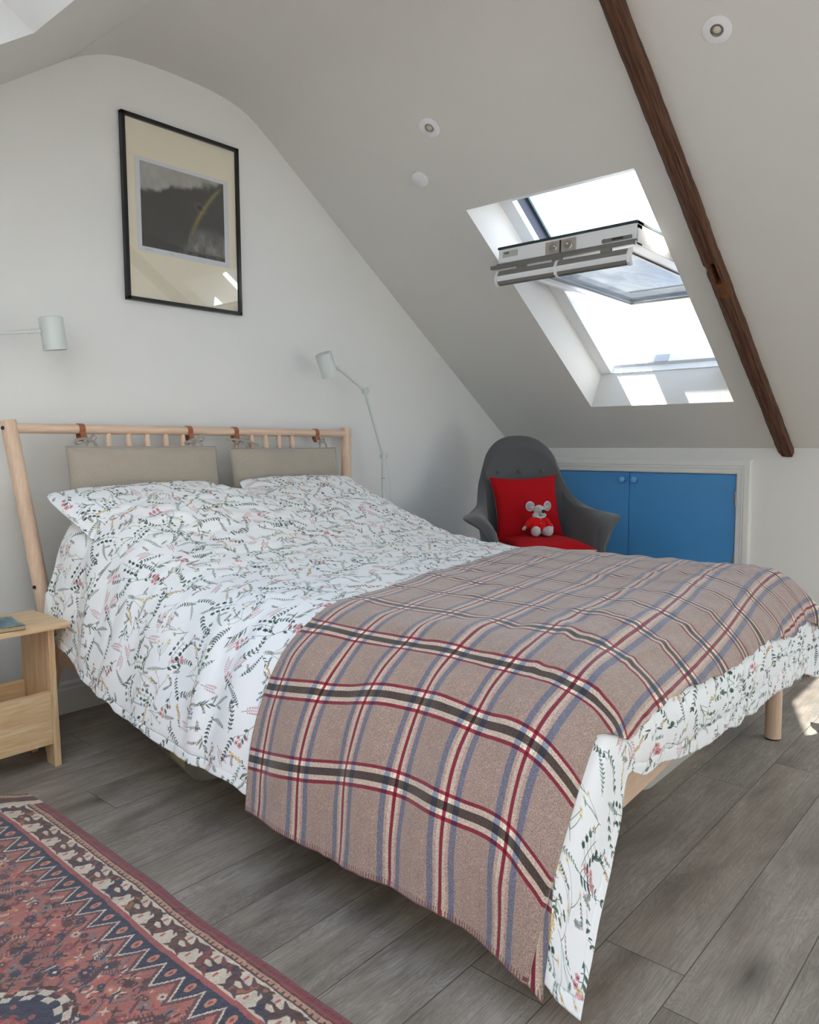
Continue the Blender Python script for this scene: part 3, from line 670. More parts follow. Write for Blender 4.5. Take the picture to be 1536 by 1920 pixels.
# skylights ---------------------------------------------------------------
def ring(g, P, outer, inner, h0, h1, mi=0):
    a0, a1, y0, y1 = outer; b0, b1, z0, z1 = inner
    for h, fl in ((h0, 0), (h1, 1)):
        o = [P(a0, y0, h), P(a1, y0, h), P(a1, y1, h), P(a0, y1, h)]; n = [P(b0, z0, h), P(b1, z0, h), P(b1, z1, h), P(b0, z1, h)]
        for k in range(4): g.add([o[k], o[(k+1) % 4], n[(k+1) % 4], n[k]], [(0, 1, 2, 3)], mi)
    for R_ in ((a0, a1, y0, y1), (b0, b1, z0, z1)):
        q = [(R_[0], R_[2]), (R_[1], R_[2]), (R_[1], R_[3]), (R_[0], R_[3])]
        for k in range(4): a, b = q[k], q[(k+1) % 4]; g.add([P(*a, h0), P(*b, h0), P(*b, h1), P(*a, h1)], [(0, 1, 2, 3)], mi)
def inner_of(h): return (h[0]+.046, h[1]-.10, h[2]+.02, h[3]-.02)
def frame(P, h, name):
    a0, a1, y0, y1 = inner_of(h); g = G(); ring(g, P, (a0-.03, a1+.03, y0-.03, y1+.03), (a0+.006, a1-.06, y0+.07, y1-.07), DEP-.002, DEP+.035)
    ring(g, P, (a0-.03, a1+.03, y0-.03, y1+.03), (a0+.0, a1-.02, y0+.052, y1-.052), DEP+.035, DEP+.05)
    o = g.build(name, M['pvc'], weld=True); struct(o); return o, (a0, a1, y0, y1)
w1, (a0, a1, y0, y1) = frame(R3, HR[0], 'window_1')
g = G()  # dark outer cladding seen in the upper half of the open window
for yy in (y1-.052, y0+.032): g.box(R3((1.19+a1)/2, yy+.010, DEP+.080), (a1-1.19, .02, .09), axes=((-CA, 0, SA), (0, 1, 0), (SA, 0, CA)))
g.box(R3(a1-.01, (y0+y1)/2, DEP+.050), (.02, y1-y0-.1, .07), axes=((-CA, 0, SA), (0, 1, 0), (SA, 0, CA)))
g.build('cladding', M['dark'], w1)
g = G()
for yy in (y1-.058, y0+.052): g.box(R3((1.19+a1)/2, yy, DEP+.130), (a1-1.19, .016, .014), axes=((-CA, 0, SA), (0, 1, 0), (SA, 0, CA)))
g.build('cladding_edge', M['green'], w1)
g = G()   # lower outer sill with grey marks
g.box(R3(a0+.010, (y0+y1)/2, DEP+.07), (.03, y1-y0-.10, .05), axes=((-CA, 0, SA), (0, 1, 0), (SA, 0, CA))).build('outer_sill', M['pvc'], w1)
G().box(R3(a0+.0265, 1.86, DEP+.07), (.006, .085, .052), axes=((-CA, 0, SA), (0, 1, 0), (SA, 0, CA))).build('catch_plate', M['sill'], w1)
# the pivoted sash lies nearly level
N0 = Vector((3.12, 0, 1.900)); E1 = Vector((1.336, 0, -.024)).normalized(); E3 = Vector((-E1.z, 0, E1.x)); LS = 1.345; Y0, Y1 = 1.455, 2.150
def S3(a, y, t=0.): return N0+E1*a+E3*t+Vector((0, y, 0))
AX = (tuple(E1), (0, 1, 0), tuple(E3))
g = G(); fw = .085
g.box(S3(.0275, (Y0+Y1)/2, .044), (.055, Y1-Y0, .088), bev=.003, axes=AX)
g.box(S3(LS-.05, (Y0+Y1)/2, .040), (.10, Y1-Y0, .066), bev=.003, axes=AX)
for yc in (Y0+.0425, Y1-.0425): g.box(S3(LS/2, yc, .040), (LS-.01, fw, .066), bev=.003, axes=AX)
for yc in (Y0+.012, Y1-.012): g.box(S3(LS/2, yc, .044), (LS-.004, .024, .088), bev=.002, axes=AX)
sh = g.build('sash', M['pvc'], w1)
g = G()
for c_, s_ in ((S3(.064, (Y0+Y1)/2, .006), (.018, Y1-Y0-.17, .012)), (S3(LS-.108, (Y0+Y1)/2, .006), (.016, Y1-Y0-.17, .012)), (S3(LS/2, Y0+.092, .006), (LS-.16, .014, .012)), (S3(LS/2, Y1-.092, .006), (LS-.16, .014, .012))): g.box(c_, s_, axes=AX)
g.build('glazing_bead', M['seal'], sh)
G().add([S3(.055, Y0+.08, .020), S3(LS-.10, Y0+.08, .020), S3(LS-.10, Y1-.08, .020), S3(.055, Y1-.08, .020)], [(0, 1, 2, 3)]).build('pane', M['tint'], sh)
g = G().box(S3(.0275, (Y0+Y1)/2, .094), (.062, Y1-Y0+.006, .010), axes=AX)
for yc in (Y0+.004, Y1-.004): g.box(S3(LS/2, yc, .094), (LS, .014, .010), axes=AX)
g.box(S3(LS-.01, (Y0+Y1)/2, .094), (.03, Y1-Y0, .010), axes=AX); g.build('sash_cladding', M['green'], sh)
g = G().box(S3(-.008, (Y0+Y1)/2+.02, .006), (.022, Y1-Y0+.03, .016), bev=.003, axes=AX); g.box(S3(-.004, (Y0+Y1)/2, .018), (.012, Y1-Y0+.008, .006), axes=AX); g.build('rubber_seal', M['seal'], sh)
# ventilation flap bar under the near edge
pr = []
for k in range(13): a = math.radians(60+k*20); pr.append((-.030+.024*math.cos(a), -.040+.028*math.sin(a)))
def vbar(y0, y1, prof, g, cap=True):
    V = [S3(a, y, t) for y in (y0, y1) for a, t in prof]; m = len(prof)
    g.add(V, [(i, (i+1) % m, m+(i+1) % m, m+i) for i in range(m)]+([tuple(range(m))[::-1], tuple(range(m, 2*m))] if cap else []))
g = G(); vbar(Y0+.015, Y1-.02, [(-.020, -.016), (-.036, -.022), (-.048, -.046), (-.044, -.048), (-.032, -.028), (-.018, -.022)], g)
fl = g.build('ventilation_flap', M['seal'], sh)
g = G(); vbar(Y0+.015, Y1-.02, [(-.048, -.046), (-.052, -.056), (-.040, -.076), (-.030, -.078), (-.038, -.062), (-.044, -.048)], g); g.build('flap_front', M['pvc'], fl)
g = G(); vbar(Y0+.015, Y1-.02, [(-.046, -.070), (-.040, -.084), (-.026, -.088), (-.022, -.080), (-.036, -.076)], g); g.build('flap_lip', M['seal'], fl)
g = G()
for yy in (Y0+.012, Y1-.020, (Y0+Y1)/2+.01): vbar(yy-.006, yy+.006, [(-.016, -.012), (-.038, -.020), (-.056, -.050), (-.050, -.080), (-.030, -.092), (-.016, -.084), (-.030, -.060), (-.020, -.030)], g)
g.build('flap_end_cap', M['pvc'], fl)
g = G()
for yy in (Y0+.13, (Y0+Y1)/2+.02, Y1-.14): g.box(S3(-.014, yy, -.008), (.014, .05, .022), bev=.002, axes=AX)
g.build('flap_bracket', M['seal'], fl)
# lock plates, bolt and type label on the face of the near rail
def F3(y, t, o=0.): return S3(-.0005-o, y, t)
g = G(); yc = 1.815
g.box(F3(yc, .047, .001), (.003, .155, .062), bev=.001, axes=AX); lp = g.build('lock_plate', M['steel'], sh)
g = G()
for s in (-1, 1):
    g.lathe([(.021, 0), (.021, .002), (.017, .003), (0, .003)], F3(yc+s*.038, .050, .002), (-1, 0, 0), 20)
    g.box(F3(yc+s*.038, .046, .006), (.006, .024, .010), bev=.001, axes=AX); g.ball(F3(yc+s*.032, .056, .006), (.004, .007, .007), 10, 6)
g.build('lock_keep', M['chrome'], lp)
G().box(F3(yc, .049, .003), (.004, .007, .058), axes=AX).build('lock_slot', M['hole'], lp)
g = G(); g.box(F3(Y0+.085, .036, .001), (.003, .13, .016), bev=.001, axes=AX); g.ball(F3(Y0+.148, .036, .001), (.002, .012, .010), 12, 8); bt = g.build('barrel_bolt', M['seal'], sh)
G().box(F3(Y0+.085, .037, .003), (.004, .05, .008), axes=AX).build('bolt_slot', M['hole'], bt)
lb = G().box(F3(Y1-.065, .062, .0005), (.001, .085, .028), axes=AX).build('type_label', M['label'], sh)
G().box(F3(Y1-.046, .067, .0012), (.0008, .026, .010), axes=AX).build('label_mark', M['labelg'], lb)
# closed skylights; all except the first left one are unseen, added for daylight
for P, h, nm in ((R3, HR[1], 'added_window_2'), (L3, HL[0], 'window_3'), (L3, HL[1], 'added_window_4'), (L3, HL[2], 'added_window_5'), (L3, HL[3], 'added_window_6'), (R3, HR[2], 'added_window_7')):
    o, (a0, a1, y0, y1) = frame(P, h, nm)
    g = G(); ring(g, P, (a0+.01, a1-.03, y0+.05, y1-.05), (a0+.08, a1-.13, y0+.12, y1-.12), DEP+.01, DEP+.07); s_ = g.build('sash', M['pvc'], o)
    G().add([P(a0+.07, y0+.11, DEP+.04), P(a1-.12, y0+.11, DEP+.04), P(a1-.12, y1-.11, DEP+.04), P(a0+.07, y1-.11, DEP+.04)], [(0, 1, 2, 3)]).build('pane', M['glass'], s_)
# ------------------------------------------------------------------ beam, lights in the ceiling
SLX = (tuple(Vector((-CA, 0, SA))), (0, 1, 0), (SA, 0, CA))
SN = Vector((-SA, 0, -CA))      # into the room from the right slope
def beam():
    n = 170; al = np.linspace(0.0, 2.66, n); prof = [(1.268, -.002), (1.281, .026), (1.254, .056), (1.2445, .058), (1.2175, .060), (1.203, .058), (1.199, .03), (1.206, -.002)]
    base = R3(0, 1.24); V = []; m = len(prof); F = []; MI = []
    def loc(a, y, h): return (a, y-1.24, h)
    for i, a in enumerate(al):
        jl = .004*vnoise(a*5, 1.5)+.0025*vnoise(a*28, 3.5)-.006*(abs(a-1.405) < .012); jr = .003*vnoise(a*6, 7.5)+.002*vnoise(a*30, 9.5)
        for k, (y, h) in enumerate(prof):
            dy = jl if k < 3 else (jr if k > 4 else 0); dh = .002*float(vnoise(a*7, k*3.1)) if k in (1, 2, 5, 6) else 0
            V.append(loc(a, y+dy+.008*(a/2.66), h+dh))
    a0, a1 = 1.335, 1.468; inh = lambda i: a0 < al[i] and al[i+1] < a1
    for i in range(n-1):
        for k in range(m):
            if k == 3 and inh(i): continue
            F.append((i*m+k, i*m+(k+1) % m, (i+1)*m+(k+1) % m, (i+1)*m+k)); MI.append(1 if (k in (2, 4, 3) and 1.22 < al[i] < 1.44 and fbm(al[i]*30, k) > -.05) else 0)
    F.append(tuple(range(m))[::-1]); F.append(tuple((n-1)*m+k for k in range(m))); MI += [0, 0]
    idx = [i for i in range(n-1) if inh(i)]; i0, i1 = idx[0], idx[-1]+1; b = len(V)
    for i in (i0, i1):
        for k in (3, 4):
            x, y, h = V[i*m+k]; V.append((x, y, h-.045))
    A3, A4, B3, B4 = i0*m+3, i0*m+4, i1*m+3, i1*m+4
    F += [(A3, A4, b+1, b), (B4, B3, b+2, b+3), (b, b+1, b+3, b+2)]; MI += [1, 1, 0]
    F.append(tuple([i*m+3 for i in range(i0, i1+1)]+[b+2, b])); F.append(tuple([i*m+4 for i in range(i1, i0-1, -1)]+[b+1, b+3])); MI += [1, 1]
    me = bpy.data.meshes.new('roof_beam'); me.from_pydata(V, [], F); me.materials.append(M['beam']); me.materials.append(M['beamfresh']); me.polygons.foreach_set('material_index', MI); me.update()
    o = bpy.data.objects.new('roof_beam', me); COL.objects.link(o)
    bm = bmesh.new(); bm.from_mesh(me); bmesh.ops.recalc_face_normals(bm, faces=bm.faces); bm.to_mesh(me); bm.free()
    o.matrix_world = Matrix.Translation(base) @ Matrix((Vector((-CA, 0, SA)), Vector((0, 1, 0)), SN)).transposed().to_4x4()
    tag(o, 'dark old timber beam running down the white sloping ceiling to the right of the skylight', 'beam'); return o
beam()
def downlight(al, y, lab):
    c = R3(al, y); t = empty('recessed_downlight', c, lab, 'ceiling light', 'recessed downlights in the sloping ceiling')
    G().lathe([(.047, 0), (.047, .003), (.044, .0045), (.026, .0045), (.0225, .0060), (.0215, .0055), (.020, .0022), (.0, .0018)], c, SN, 40).build('bezel', M['pvc'], t, 30)
    G().lathe([(.0212, .0022), (.0205, .0052), (.0190, .0052), (.0188, .0024)], c, SN, 32).build('reflector', M['chrome'], t, 40)
    G().lathe([(.013, .0020), (.012, .0038), (.007, .0050), (0, .0054)], c, SN, 24).build('lens', M['lens'], t, True)
downlight(2.404, 2.176, 'small white recessed downlight in mid ceiling, above the plain disc')
downlight(2.394, .972, 'white recessed downlight to the right of the dark roof beam')
c = R3(2.190, 2.380); o = G().lathe([(.0405, 0), (.0415, .004), (.0405, .009), (.036, .0115), (0, .0125)], c, SN, 40).build('ceiling_disc', M['pvc'], None, 30, origin=c)
tag(o, 'plain white round cover disc on the sloping ceiling below the small downlight', 'ceiling disc')

# ------------------------------------------------------------------ picture
px0, px1, pz0, pz1 = 1.691, 2.270, 1.677, 2.432
pic = empty('framed_picture', ((px0+px1)/2, 3.038, pz0), 'black framed print of a dark stormy landscape with a rainbow on the white wall', 'picture')
g = G(); w = .016
for c_, s_ in ((((px0+px1)/2, 3.027, pz0+w/2), (px1-px0, .024, w)), (((px0+px1)/2, 3.027, pz1-w/2), (px1-px0, .024, w)), ((px0+w/2, 3.027, (pz0+pz1)/2), (w, .024, pz1-pz0)), ((px1-w/2, 3.027, (pz0+pz1)/2), (w, .024, pz1-pz0))): g.box(c_, s_, bev=.002)
g.build('frame', M['black'], pic)
G().box(((px0+px1)/2, 3.030, (pz0+pz1)/2), (px1-px0-.02, .002, pz1-pz0-.02)).build('mount', M['mat'], pic)
X0, X1, Z0, Z1 = 1.751, 2.213, 1.886, 2.272
pr_ = mesh_obj('print', [(X0, 3.0275, Z0), (X1, 3.0275, Z0), (X1, 3.0275, Z1), (X0, 3.0275, Z1), (X0, 3.0288, Z0), (X1, 3.0288, Z0), (X1, 3.0288, Z1), (X0, 3.0288, Z1)], [(0, 1, 2, 3), (7, 6, 5, 4), (0, 4, 5, 1), (1, 5, 6, 2), (2, 6, 7, 3), (3, 7, 4, 0)], M['art'], pic, uvs=[(0, 0), (1, 0), (1, 1), (0, 1)]*2)
G().add([(px0+.01, 3.0215, pz0+.01), (px1-.01, 3.0215, pz0+.01), (px1-.01, 3.0215, pz1-.01), (px0+.01, 3.0215, pz1-.01)], [(0, 1, 2, 3)]).build('glass', M['picglass'], pic)

# ------------------------------------------------------------------ reading lamps
def lamp(base, j1, j2, hc, ax, side, lab, cord=None):
    t = empty('floor_lamp', (base[0], base[1], 0), lab, 'lamp', 'white reading lamps either side of the bed')
    hc = Vector(hc); ax = Vector(ax).normalized(); j1 = Vector(j1); j2 = Vector(j2)
    G().lathe([(.10, 0), (.10, .012), (.095, .016), (.012, .018), (.012, .03)], (base[0], base[1], 0), n=40).build('base', M['lamp'], t, 30)
    zt = j1.z-.02; zc = zt-.10
    G().tube([(base[0], base[1], .018), (j1.x, j1.y, zt)], .0095, 16).build('pole', M['lamp'], t, 40)
    G().lathe([(.0102, -.0015), (.0102, .0015)], (j1.x, j1.y, zc), n=16).build('pole_joint', M['seal'], t)
    def joint(p, d):
        g = G(); g.lathe([(.013, -.013), (.015, -.011), (.015, .011), (.013, .013)], p, (0, 1, 0), 20); g.tube([p-Vector(d)*.0, p-Vector(d)*.028], [.0125, .0095], 14)
        g.lathe([(.014, .012), (.016, .014), (.016, .022), (.013, .024)], p+Vector((0, -.001, 0)), (side, -.4, 0), 6); return g
    joint(j1, (0, 0, 1)).build('joint', M['lamp'], t, 40)
    G().tube([j1, j2], .0075, 14).build('arm', M['lamp'], t, 40); joint(j2, (j2-j1).normalized()).build('joint', M['lamp'], t, 40)
    r_ = .042; e = hc + Vector((side, 0, 0))*(r_+.004); e.z = hc.z+.004
    n_ = (e-j2).normalized(); G().tube([j2, e-n_*.03], .0065, 14).build('arm', M['lamp'], t, 40)
    a2 = G().tube([e-n_*.032, e-n_*.001], .0075, 14); a2.ball(e-n_*.036+Vector((0, 0, -.008)), .003, 8, 6); a2.build('head_joint', M['lamp'], t, 40)
    h = G().lathe([(.0, .060), (r_-.004, .060), (r_, .057), (r_, -.060), (r_-.0015, -.060), (r_-.002, .050), (0, .050)], hc, -ax, 40).build('lamp_shade', M['lamp'], t, 35)
    G().ball(hc+ax*.0, .022, 16, 10).build('bulb', M['lens'], h, True)
    if cord: G().tube(cord, .0016, 8).build('cord', M['lamp'], t, True)
lamp((3.092, 2.88), (3.085, 2.88, 1.006), (2.947, 2.88, 1.354), (2.676, 2.88, 1.468), (.045, .0, -.112), 1, 'white jointed floor lamp standing right of the headboard, towards the grey armchair',
     [(3.095, 2.87, .985), (3.112, 2.87, .93), (3.128, 2.87, .84), (3.135, 2.87, .70), (3.12, 2.87, .4), (3.10, 2.875, .2)])
lamp((.905, 2.915), (.905, 2.915, 1.13), (1.035, 2.90, 1.455), (1.312, 2.88, 1.485), (.012, 0, -.105), -1, 'white lamp reaching in on a level arm above the pine bedside table')

# ------------------------------------------------------------------ bed
T3 = math.radians(3); c3, s3 = math.cos(T3), math.sin(T3)
def B(u, v, z): return Vector((1.114+u*c3+v*s3, 2.802+u*s3-v*c3, z))
BX, BY = Vector((c3, s3, 0)), Vector((s3, -c3, 0))
BAX = (tuple(BX), tuple(-BY), (0, 0, 1))
bed = empty('bed', B(.9, 1., 0), 'pale birch double bed with a round-rail headboard against the wall', 'bed')
def HL_(z): return Vector((1.148+.10*(1.162-z), 2.905-.105*(1.162-z), z))
def HR_(z): return Vector((2.905-.115*(1.150-z), 2.982-.105*(1.150-z), z))
for f_, zt in ((HL_, 1.166), (HR_, 1.158)):
    bt_ = f_(.27); fl_ = Vector((1.150, 2.81, .0)) if f_ is HL_ else Vector((2.82, 2.90, .0)); g = G().tube([fl_, bt_, f_(zt-.003), f_(zt)], [.026, .027, .027, .0245], 28); p = g.build('headboard_post', M['beechz'], bed, 40)
    e = (HR_(1)-HL_(1)).normalized()*(-1 if f_ is HL_ else 1)
    for z in (1.138, .565): q = f_(z)+e*.0235+Vector((-.004, -.011, 0)); G().lathe([(.0, .0035), (.006, .003), (.0072, 0)], q, e-Vector((0, .45, 0)), 16).build('screw_cap', M['hole'], p)
ra, rb = HL_(1.138), HR_(1.128); G().tube([ra, rb], .0185, 24).build('headboard_rail', M['beech'], bed, 40)
rd = (rb-ra).normalized(); la, lb_ = HL_(.46), HR_(.46); G().tube([la, lb_], .02, 20).build('lower_rail', M['beech'], bed, 40)
for x in (1.530, 1.617, 1.703, 1.790, 1.875, 2.166, 2.254, 2.338, 2.423, 2.507):
    t_ = (x-ra.x)/(rb.x-ra.x); top = ra.lerp(rb, t_); bot = Vector((top.x, top.y-.105*.67, .46))
    G().tube([top-Vector((0, 0, .010)), top.lerp(bot, .08), top.lerp(bot, .5), top.lerp(bot, .92), bot], [.0105, .0125, .014, .0125, .0105], 16).build('spindle', M['beechz'], bed, 40)
ub0, ub1 = .12, 1.69
for u in (ub0+.012, ub1-.012): G().box(B(u, 1.05, .335), (.026, 2.12, .13), bev=.004, axes=BAX).build('side_rail', M['beech'], bed)
G().box(B((ub0+ub1)/2, 2.085, .335), (ub1-ub0, .026, .13), bev=.004, axes=BAX).build('foot_rail', M['beech'], bed)
for u in (ub0-.045, ub1+.002):
    g = G().tube([B(u, 2.100-.03*(u < .5), .006), B(u, 2.098-.03*(u < .5), .40)], [.0275, .0275], 28); p = g.build('leg', M['beechz'], bed, 40)
    G().lathe([(.025, 0), (.025, .007)], B(u, 2.10-.03*(u < .5), 0), n=24).build('foot_pad', M['hole'], p)
for k in range(15): G().box(B((ub0+ub1)/2, .18+k*.13, .285), (ub1-ub0-.05, .07, .012), axes=BAX).build('slat', M['beech'], bed)

mt = G().box(B(.905, 1.055, .43), (1.40, 1.96, .26), bev=.04, axes=BAX).build('mattress', M['mattr'], None, 60, origin=B(.905, 1.055, .30)); tag(mt, 'white mattress under the floral duvet, hidden apart from its shape', 'mattress')

# --------------------------------------------------------------- puffed cushions
def puff(w, h, t, flange=0., pinch=.04, nx=44, ny=30, pw=2.6, wr=.003, seed=0, sag=0.):
    V = []; UV = []; F = []
    for s in (1, -1):
        for j in range(ny+1):
            for i in range(nx+1):
                a = -1+2*i/nx; b = -1+2*j/ny
                x = a*w/2*(1-pinch*(1-b*b)*abs(a)**2); y = b*h/2*(1-pinch*(1-a*a)*abs(b)**2)
                ro = .05*(abs(a)**9*abs(b)**6) if flange else 0.; x *= 1-ro; y *= 1-ro*1.3
                fx = flange/(w/2); fy = flange/(h/2); ai = min(1, abs(a)/(1-fx)); bi = min(1, abs(b)/(1-fy))
                z = t/2*((1-ai**pw)*(1-bi**pw))**.42
                k = z/(t/2+1e-6); z += k*wr*float(fbm(x*9+seed, y*9+s*5, seed))*2+(1-k)*.0
                fl = .004*float(vnoise(x*14+seed, y*14, seed+3))*(1-k) if flange else .0015*float(vnoise(x*30, y*30, seed))*(1-k)
                V.append((x, y-sag*a*a*0, s*(z+.0012)+fl)); UV.append((x+(0 if s > 0 else .3), y))
    n1 = (nx+1)*(ny+1)
    for s in (0, 1):
        for j in range(ny):
            for i in range(nx):
                a = s*n1+j*(nx+1)+i; q = (a, a+1, a+nx+2, a+nx+1); F.append(q if s == 0 else q[::-1])
    bd = [i for i in range(nx+1)]+[(j*(nx+1)+nx) for j in range(1, ny+1)]+[ny*(nx+1)+i for i in range(nx-1, -1, -1)]+[j*(nx+1) for j in range(ny-1, 0, -1)]
    for k in range(len(bd)): a, b = bd[k], bd[(k+1) % len(bd)]; F.append((a, n1+a, n1+b, b))
    return np.array(V), F, np.array(UV), bd
def place(V, c, ax): A = np.array([list(a) for a in ax]); return V @ A + np.array(c)
def frame_axes(x, up):
    x = Vector(x).normalized(); y = Vector(up); y = (y-x*y.dot(x)).normalized(); return x, y, x.cross(y)
hang = []
HN = Vector((-rd.y, rd.x, 0))     # points to the wall
upv = Vector((0, .105, 1)).normalized()
for name, TL, TR, zt, lab, seed, straps in (('left', (1.337, 2.872), (2.022, 2.905), 1.066, 'long beige wool backrest cushion tied to the left half of the headboard rail', 1, (1.415, 1.905)), ('right', (2.100, 2.905), (2.775, 2.935), 1.052, 'beige wool backrest cushion tied to the right half of the headboard rail', 2, (2.155, 2.672))):
    P0_ = Vector((TL[0], TL[1], zt+.004)); P1_ = Vector((TR[0], TR[1], zt)); wd = (P1_-P0_).length; hh = .34
    x, y, z = frame_axes(P1_-P0_, upv); ctr = (P0_+P1_)/2-y*hh/2
    t = empty('headboard_cushion', P0_.lerp(P1_, .5)-y*hh, lab, 'cushion', 'beige cushions hanging on the headboard')
    V, F, UV, bd = puff(wd, hh, .070, 0, .012, 56, 30, 5, .004, seed*7); V = place(V, ctr, (x, y, z))
    mesh_obj('cover', V, F, M['linen'], t, True)
    pp = [Vector(V[i]) for i in bd]; G().tube(pp, .0032, 8, closed=True).build('piping', M['linend'], t, True)
    for k, sx in enumerate(straps):
        f = (sx-ra.x)/(rb.x-ra.x); cc = ra.lerp(rb, f)+Vector((0, 0, 0)); R_ = .0205; g = G(); pts = []
        fwd = -HN
        for a in range(-200, 31, 14): aa = math.radians(a); pts.append(cc+fwd*(R_*math.cos(aa+PI/2)*-1)+Vector((0, 0, 1))*(R_*math.sin(aa+PI/2)))
        # loop over the rail, both tails hanging in front and down to the cushion edge
        loop = [cc+fwd*(R_*math.sin(b_))+Vector((0, 0, R_*math.cos(b_))) for b_ in [math.radians(q) for q in range(-150, 121, 15)]]
        tail = [loop[-1]+Vector((0, 0, -.012))+rd*.004, loop[-1]+Vector((0, 0, -.026))+rd*.008+fwd*.002]
        back = [loop[0]+Vector((0, 0, -.010)), loop[0]+Vector((0, 0, -.028))+fwd*.014]
        P = back[::-1]+loop+tail
        W_ = .0115; VV = []; 
        for i, p in enumerate(P):
            a_ = P[max(0, i-1)]; b_ = P[min(len(P)-1, i+1)]; tg = (b_-a_).normalized(); nrm = tg.cross(rd).normalized()
            for sx_, sn in ((-1, -1), (1, -1), (1, 1), (-1, 1)): VV.append(p+rd*(W_*sx_)+nrm*(.0013*sn))
        FF = [(4*i+k_, 4*i+(k_+1) % 4, 4*i+4+(k_+1) % 4, 4*i+4+k_) for i in range(len(P)-1) for k_ in range(4)]+[(3, 2, 1, 0), tuple(4*(len(P)-1)+q for q in range(4))]
        G().add(VV, FF).build('leather_strap', M['leather'], t)
        # tie: knot, two loops and two tails in flattened cloth tape
        kn = cc+Vector((0, 0, -.040))+fwd*.026+rd*.020; g = G(); g.ball(kn, (.010, .009, .011), 12, 8)
        rr = random.Random(seed*10+k); Z = Vector((0, 0, 1))
        def tape(pts, w_=.0052):
            cp = [Vector(q) for q in pts]; out = []
            for i in range(len(cp)-1):
                a_, b_, c_, d_ = cp[max(0, i-1)], cp[i], cp[i+1], cp[min(len(cp)-1, i+2)]
                for s_ in range(6):
                    u_ = s_/6; out.append(.5*((2*b_)+(c_-a_)*u_+(2*a_-5*b_+4*c_-d_)*u_*u_+(3*b_-a_-3*c_+d_)*u_**3))
            out.append(cp[-1]); g.tube(out, w_, 8, flat=((0, 0, 1), .3))
        L_ = (.055, .040, .035, .018)[(seed-1)*2+k]; R2 = (.030, .042, .030, .016)[(seed-1)*2+k]
        tape([kn, kn-rd*L_*.5+Z*.004+fwd*.012, kn-rd*L_+Z*-.004+fwd*.006, kn-rd*L_*.85-Z*.018, kn-rd*L_*.4-Z*.012, kn])
        tape([kn, kn+rd*R2*.5+Z*.016+fwd*.008, kn+rd*R2+Z*.012, kn+rd*R2*.9+Z*.0, kn+rd*R2*.4-Z*.004, kn])
        tape([kn, kn-rd*.012-Z*.020, kn-rd*.016-Z*.040+fwd*.006]); tape([kn, kn+rd*.018-Z*.012+fwd*.008, kn+rd*.032-Z*.034+fwd*.004])
        if seed == 2 and k == 0: tape([kn, kn-rd*.04+Z*.004+fwd*.01, kn-rd*.085+Z*.006+fwd*.004]); tape([kn, kn+rd*.05-Z*.008+fwd*.012, kn+rd*.095-Z*.024+fwd*.012])
        if seed == 1 and k == 1: tape([kn, kn-rd*.03-Z*.006+fwd*.01, kn-rd*.066-Z*.010+fwd*.01]); tape([kn, kn+rd*.02+Z*.018, kn+rd*.036+Z*.026])
        g.build('tie_bow', M['linend'], t, True)
# floral pillows
for (cx, w_, lab, seed, tilt) in ((1.578, .775, 'floral pillow on the left, below the left beige backrest cushion', 3, .012), (2.440, .75, 'floral pillow on the right, below the right beige backrest cushion', 9, -.004)):
    x, y, z = frame_axes(Vector((1, .045, 0)), Vector((0, .74, .56))); yy0 = 2.575+.045*(cx-1.2); ctr = Vector((cx, yy0, .762))
    V, F, UV, bd = puff(w_, .50, .15, .035, .02, 60, 40, 2.6, .006, seed); V[:, 2] += 0
    V[:, 1] += tilt*V[:, 0]/(w_/2)+.022*(1-(V[:, 0]/(w_/2))**2)*(V[:, 1] > 0)
    b_ = (1-V[:, 1]/.25)/2; sgn_ = -1 if seed == 3 else 1; V[:, 0] -= sgn_*np.clip(sgn_*V[:, 0]/(w_/2), 0, 1)*b_*(.13 if seed == 3 else .14)
    V = place(V, ctr, (x, y, z)); o = mesh_obj('pillow', V, F, M['floral'], None, True, uvs=UV+seed*.37, origin=ctr)
    tag(o, lab, 'pillow', 'floral pillows at the head of the bed')

